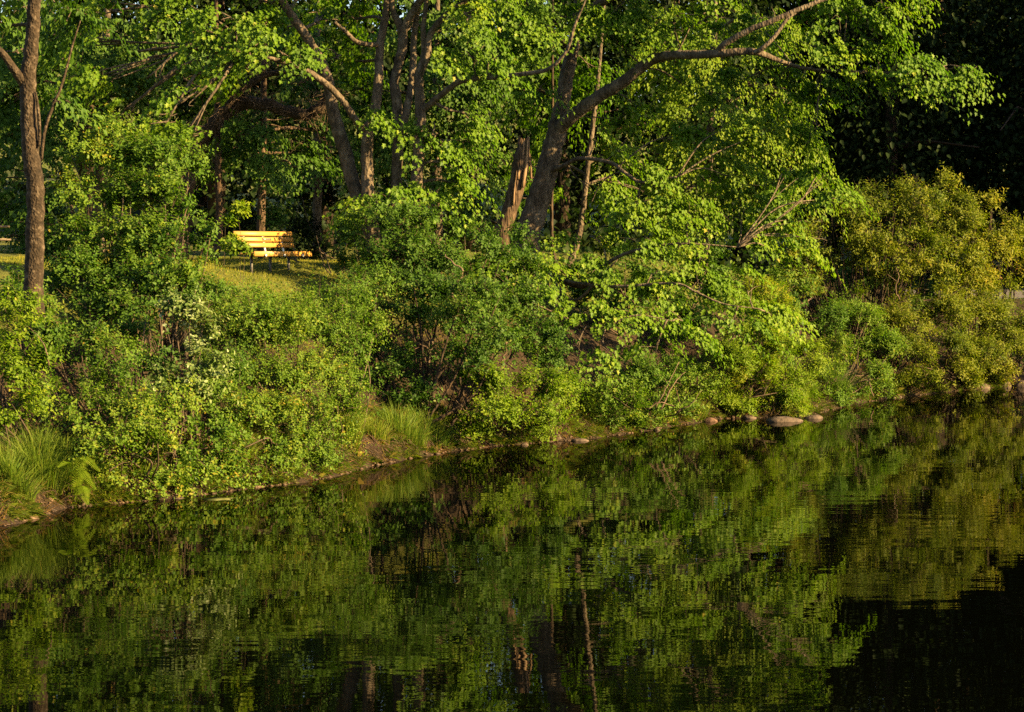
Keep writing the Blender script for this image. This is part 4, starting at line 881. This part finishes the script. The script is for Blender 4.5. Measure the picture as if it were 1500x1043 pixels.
n = 52000
seg = rng.integers(3, len(SH) - 6, n); t = rng.random(n); q = SH[seg] + (SH[seg + 1] - SH[seg]) * t[:, None]
dv = nrm(SH[seg + 1] - SH[seg]); nv = np.stack([-dv[:, 1], dv[:, 0]], 1); q = q + nv * (rng.random(n) ** 1.6 * 1.1 + .06)[:, None]
nz = wob(q[:, 0], q[:, 1], 1.7) + .6 * wob(q[:, 0], q[:, 1], 5.0); ok = nz > -.35 + .5 * rng.random(n); q, nv, nz = q[ok], nv[ok], nz[ok]; n = len(q)
B = np.stack([q[:, 0], q[:, 1], terrain(q[:, 0], q[:, 1]) - .01], 1); out = -np.concatenate([nv, nv[:, :1] * 0], 1)
d = nrm(rng.normal(0, .35, (n, 3)) + UP * rng.uniform(.1, 1.0, n)[:, None] + out * .75); H = rng.uniform(.10, .30, n) * (.8 + .45 * nz)
sd_ = nrm(np.cross(d, rand_dir(rng, n))) * rng.uniform(.004, .009, n)[:, None]
m_ = B + d * (H * .6)[:, None]; t_ = m_ + nrm(d + out * .5 - UP * .9) * (H * .55)[:, None]; t_[:, 2] = np.maximum(t_[:, 2], .005)
V = np.stack([B - sd_, B + sd_, m_ + sd_ * .8, t_, m_ - sd_ * .8], 1).reshape(-1, 3)
link('shore_grass', mesh_from('shore_grass', V, np.arange(5 * n).reshape(-1, 5), None, np.repeat(np.clip(.5 + .2 * nz + rng.normal(0, .25, n), 0, 1), 5)), M['grass'], kind='stuff', label='low green grass fringe hanging over the water edge')

# roots and stalks trailing from the lip into the water
tw = []
for i in range(900):
    k = rng.integers(4, len(SH) - 6); t = rng.random(); q = SH[k] + (SH[k + 1] - SH[k]) * t; dv = nrm(SH[k + 1] - SH[k]); nv = np.array((-dv[1], dv[0]))
    s0, s1 = rng.uniform(.15, .6), rng.uniform(-.12, .15); p = q + nv * s0; p2 = q + nv * s1 + dv * rng.normal(0, .25)
    A_ = np.array((p[0], p[1], ground_z(*p) + rng.uniform(0, .12))); B_ = np.array((p2[0], p2[1], max(ground_z(*p2), 0) + rng.uniform(-.02, .10))); tw.append((A_, A_, B_))
rt = link('exposed_roots', None); rt.location = (0, 0, 0)
twig_mesh(rt, tw, rng, .016, 'bark_warm', 'roots', feed=0); o = rt.children[0]; o.parent = None; bpy.data.objects.remove(rt); o['label'] = 'thin brown roots trailing from the bank into the water'

def stick(label, pts, r, seed, mat='dead', forks=2):
    rng = np.random.default_rng(seed); W = [at(*p) for p in pts]
    e = thing('dead_branch', W[0], label, 'branch', 'bare sticks at the shore')
    C = spline(W, 5); rr = np.linspace(r, r * .35, len(C))
    MB().tube(C + rng.normal(0, r * .4, C.shape), rr, 6, True, .1, rng).build('stem', M[mat], e, True, origin=W[0])
    for k in range(forks):
        i = rng.integers(len(C) // 3, len(C) - 1); d = nrm(C[i] - C[i - 1] + rng.normal(0, .5, 3)); L = np.linalg.norm(C[-1] - C[0]) * rng.uniform(.2, .45)
        MB().tube(spline([C[i], C[i] + d * L * .5 + rng.normal(0, .03, 3), C[i] + d * L], 3), np.linspace(rr[i] * .6, rr[i] * .2, 7), 5, False).build('fork', M[mat], e, True, origin=W[0])
stick('bare forked stick leaning into the water below the low shrub', [(292,730,38.9), (288,705,38.9), (276,690,39), (262,682,39.1)], .022, 301)
stick('thin pale twig at the waterline below the shore shrub', [(160,690,37), (175,680,37), (190,676,37)], .012, 302, forks=0)
stick('pale dead stick dangling under the spotted trunk', [(72,535,37.6), (68,515,37.6), (58,495,37.8), (44,480,38)], .014, 303)
stick('stout bare bent branch in the dark gap right of the grasses', [(690,585,48.6), (712,572,48.4), (728,550,48.4), (738,528,48.6), (742,500,48.8)], .055, 304, 'bark_warm')
stick('curved bare branch low in the round shrub', [(412,705,40.9), (400,690,40.8), (386,668,40.8), (388,640,40.9)], .02, 305)
stick('bare branch sweeping up in the dark gap', [(560,600,48), (572,560,48), (590,525,48.2), (612,505,48.4), (640,520,48.4)], .04, 306, 'bark_warm')
stick('thin dark stem rising through the shaded shrub', [(640,660,48.8), (628,600,48.9), (626,550,49), (632,500,49), (618,470,49)], .05, 307, 'bark', 3)
stick('twisted bare branch showing in the middle of the shaded shrub', [(672,460,49), (662,425,48.8), (678,400,48.8), (665,385,48.9), (652,372,49)], .035, 308)
stick('curving bare branch beside the twisted one', [(690,428,48.6), (702,420,48.5), (712,415,48.5), (724,412,48.6)], .03, 309)
for i, (a, b_, c) in enumerate((((960,598,51.6),(975,570,51.6),(995,530,51.8)), ((968,600,51.5),(985,565,51.7),(1003,545,51.9)), ((990,604,52.5),(1012,592,52.4),(1028,572,52.4)), ((948,600,51.3),(965,590,51.3),(988,595,51.4)))):
    stick(('slanting dead stick over the leaning shrub', 'second slanting dead stick beside the longest one', 'pale forked stick above the rounded reddish rock', 'low dead stick across the shore roots')[i], [a, b_, c], .02, 310 + i, forks=1)
stick('pale bare branch poking left from the base of the olive bush', [(1190,436,66.6), (1172,446,66.4), (1155,444,66.4), (1140,438,66.4)], .03, 320)
stick('long dark low branch under the olive bush', [(1270,468,66.8), (1300,448,66.6), (1345,440,66.6), (1400,436,66.8)], .05, 321, 'bark_dark', 4)
stick('pale twig hanging to the shore under the dense green bush', [(1279,580,62.6), (1274,562,62.6), (1267,545,62.7)], .02, 322)
stick('pale crooked twig at the base of the olive bush', [(1318,440,66.5), (1312,425,66.4), (1316,405,66.4), (1312,390,66.5)], .022, 323)
for i, (px, py, wp, lab) in enumerate(((318, 731, 42, 'thin green algae film on the water below the low shrub'),)):
    x, y = water_at(px, py); r = wp / ppm(y) / 2; rng = np.random.default_rng(400 + i)
    a = np.arange(22) / 22 * 2 * np.pi; rr = r * (1 + rng.normal(0, .16, 22))
    V = np.stack([np.cos(a) * rr, np.sin(a) * rr * .8, 0 * a + .008], 1); V2 = V.copy(); V2[:, 2] = -.01
    o = MB().add(np.concatenate([V, V2]), [tuple(range(22))] + [(k, 22 + k, 22 + (k + 1) % 22, (k + 1) % 22) for k in range(22)]).build('algae_film', M['algae'], None, label=lab, cat='algae', group='algae films'); o.location = (x, y, 0)

# ------------------------------------------------------------------ the shaded forest
def forest_kind(seed, H, mat, conif):
    rng = np.random.default_rng(seed)
    b = MB(); b.tube([(0, 0, -.3), (.1, 0, H * .4), (0, .15, H * .95)], [.28, .2, .05], 9, True, .1, rng)
    for k in range(16):
        z = rng.uniform(.18, .85) * H; a = rng.uniform(0, 6.28); L = (1 - z / H) * 3.4 + .6
        b.tube([(0, 0, z), (math.cos(a) * L * .5, math.sin(a) * L * .5, z + .2), (math.cos(a) * L, math.sin(a) * L, z - .2 * L * conif)], [.06, .04, .02], 5, False)
    V = np.concatenate(b.V); tr = mesh_from('trunk', V, b.L, b.N, None, True); tr.materials.append(M['bark_dark'])
    n = 11000
    z = H * (0.05 + .95 * rng.random(n) ** 1.15); a = rng.uniform(0, 6.28, n)
    if conif: R = (1 - z / H) * 3.2 + .3; q = np.sqrt(rng.random(n)) * (.75 + .25 * np.sin(z * 5.5 + a * 2))
    else: R = 3.6 * np.sqrt(np.clip(1 - ((z / H - .5) / .55) ** 2, .05, 1)) * (1 + .25 * np.sin(a * 3 + z * .9)); q = rng.random(n) ** .4
    P = np.stack([np.cos(a) * R * q, np.sin(a) * R * q, z - .18 * R * q * conif], 1)
    # gather the leaves into clumps
    cen = P[rng.integers(0, n, 420)]; pick = rng.integers(0, 420, n); P = P * .3 + (cen[pick] + rng.normal(0, .5, (n, 3)) * (1, 1, .45)) * .7
    o = np.stack([np.cos(a), np.sin(a), 0 * a], 1)
    Rm = leaf_frames(o * .6 - UP * .4 + rng.normal(0, .4, (n, 3)), UP + o * .5 + rng.normal(0, .4, (n, 3)))
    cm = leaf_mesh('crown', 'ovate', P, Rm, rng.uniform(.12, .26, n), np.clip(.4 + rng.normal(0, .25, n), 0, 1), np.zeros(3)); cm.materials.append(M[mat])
    return tr, cm
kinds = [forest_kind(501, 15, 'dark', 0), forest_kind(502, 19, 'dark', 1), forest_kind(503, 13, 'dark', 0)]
def forest_tree(x, y, k, s, rz, label, group):
    e = thing('forest_tree', (x, y, ground_z(x, y) - .1), label, 'tree', group); e.rotation_euler = (0, 0, rz); e.scale = (s, s, s)
    link('trunk', kinds[k][0], None, e); link('crown', kinds[k][1], None, e, kind='stuff')
rng = np.random.default_rng(510)
spots = [(17,92),(20.5,89),(24,93),(14,88),(22,99),(27,97),(18,101),(12,96),(30,103),(25,106),(9,92),(6,86),(2,84),(-2,82),(-6,80),(-10,78),(-14,76),(-18,74),(-4,90),(3,95),(-12,88),(9,104),(15,112),(21,113),(27,113),(33,112),(37,108),(30,118),(24,120),(18,121),(36,117),(12,116)]
for i, (x, y) in enumerate(spots):
    forest_tree(x + rng.uniform(-.6, .6), y + rng.uniform(-.6, .6), i % 3, rng.uniform(.85, 1.15) * (1.35 if x > 8 else 1.3), rng.uniform(0, 6.28), 'dark forest tree standing in deep shade beyond the sunlit bank', 'shaded forest behind the bank')
for i in range(24):  # unseen stand added off to the right to throw shade on the forest
    x = 27 + (i % 8) * 4.2 + rng.uniform(-1, 1); y = (81, 87, 94)[i // 8] + rng.uniform(-1.5, 1.5) - (i % 8) * .8
    forest_tree(x, y, (1, 1, 0)[i % 3], rng.uniform(1.0, 1.25), rng.uniform(0, 6.28), 'tall dark tree added unseen past the right edge to shade the forest', 'added shade trees past the right edge')
# undergrowth under the forest, one mass
n = 8000; X = rng.uniform(-22, 32, n); Yq = rng.uniform(76, 100, n); s = shore_dist(X, Yq); ok = (s > 8) & ((X - 4) * .8 < (Yq - 76)); X, Yq = X[ok], Yq[ok]; n = len(X)
P = np.stack([X, Yq, terrain(X, Yq) + rng.random(n) ** 1.5 * 2.2 * (.6 + .4 * wob(X, Yq, .8))], 1)
Rm = leaf_frames(rng.normal(size=(n, 3)) - UP * .3, UP + rng.normal(0, .5, (n, 3)))
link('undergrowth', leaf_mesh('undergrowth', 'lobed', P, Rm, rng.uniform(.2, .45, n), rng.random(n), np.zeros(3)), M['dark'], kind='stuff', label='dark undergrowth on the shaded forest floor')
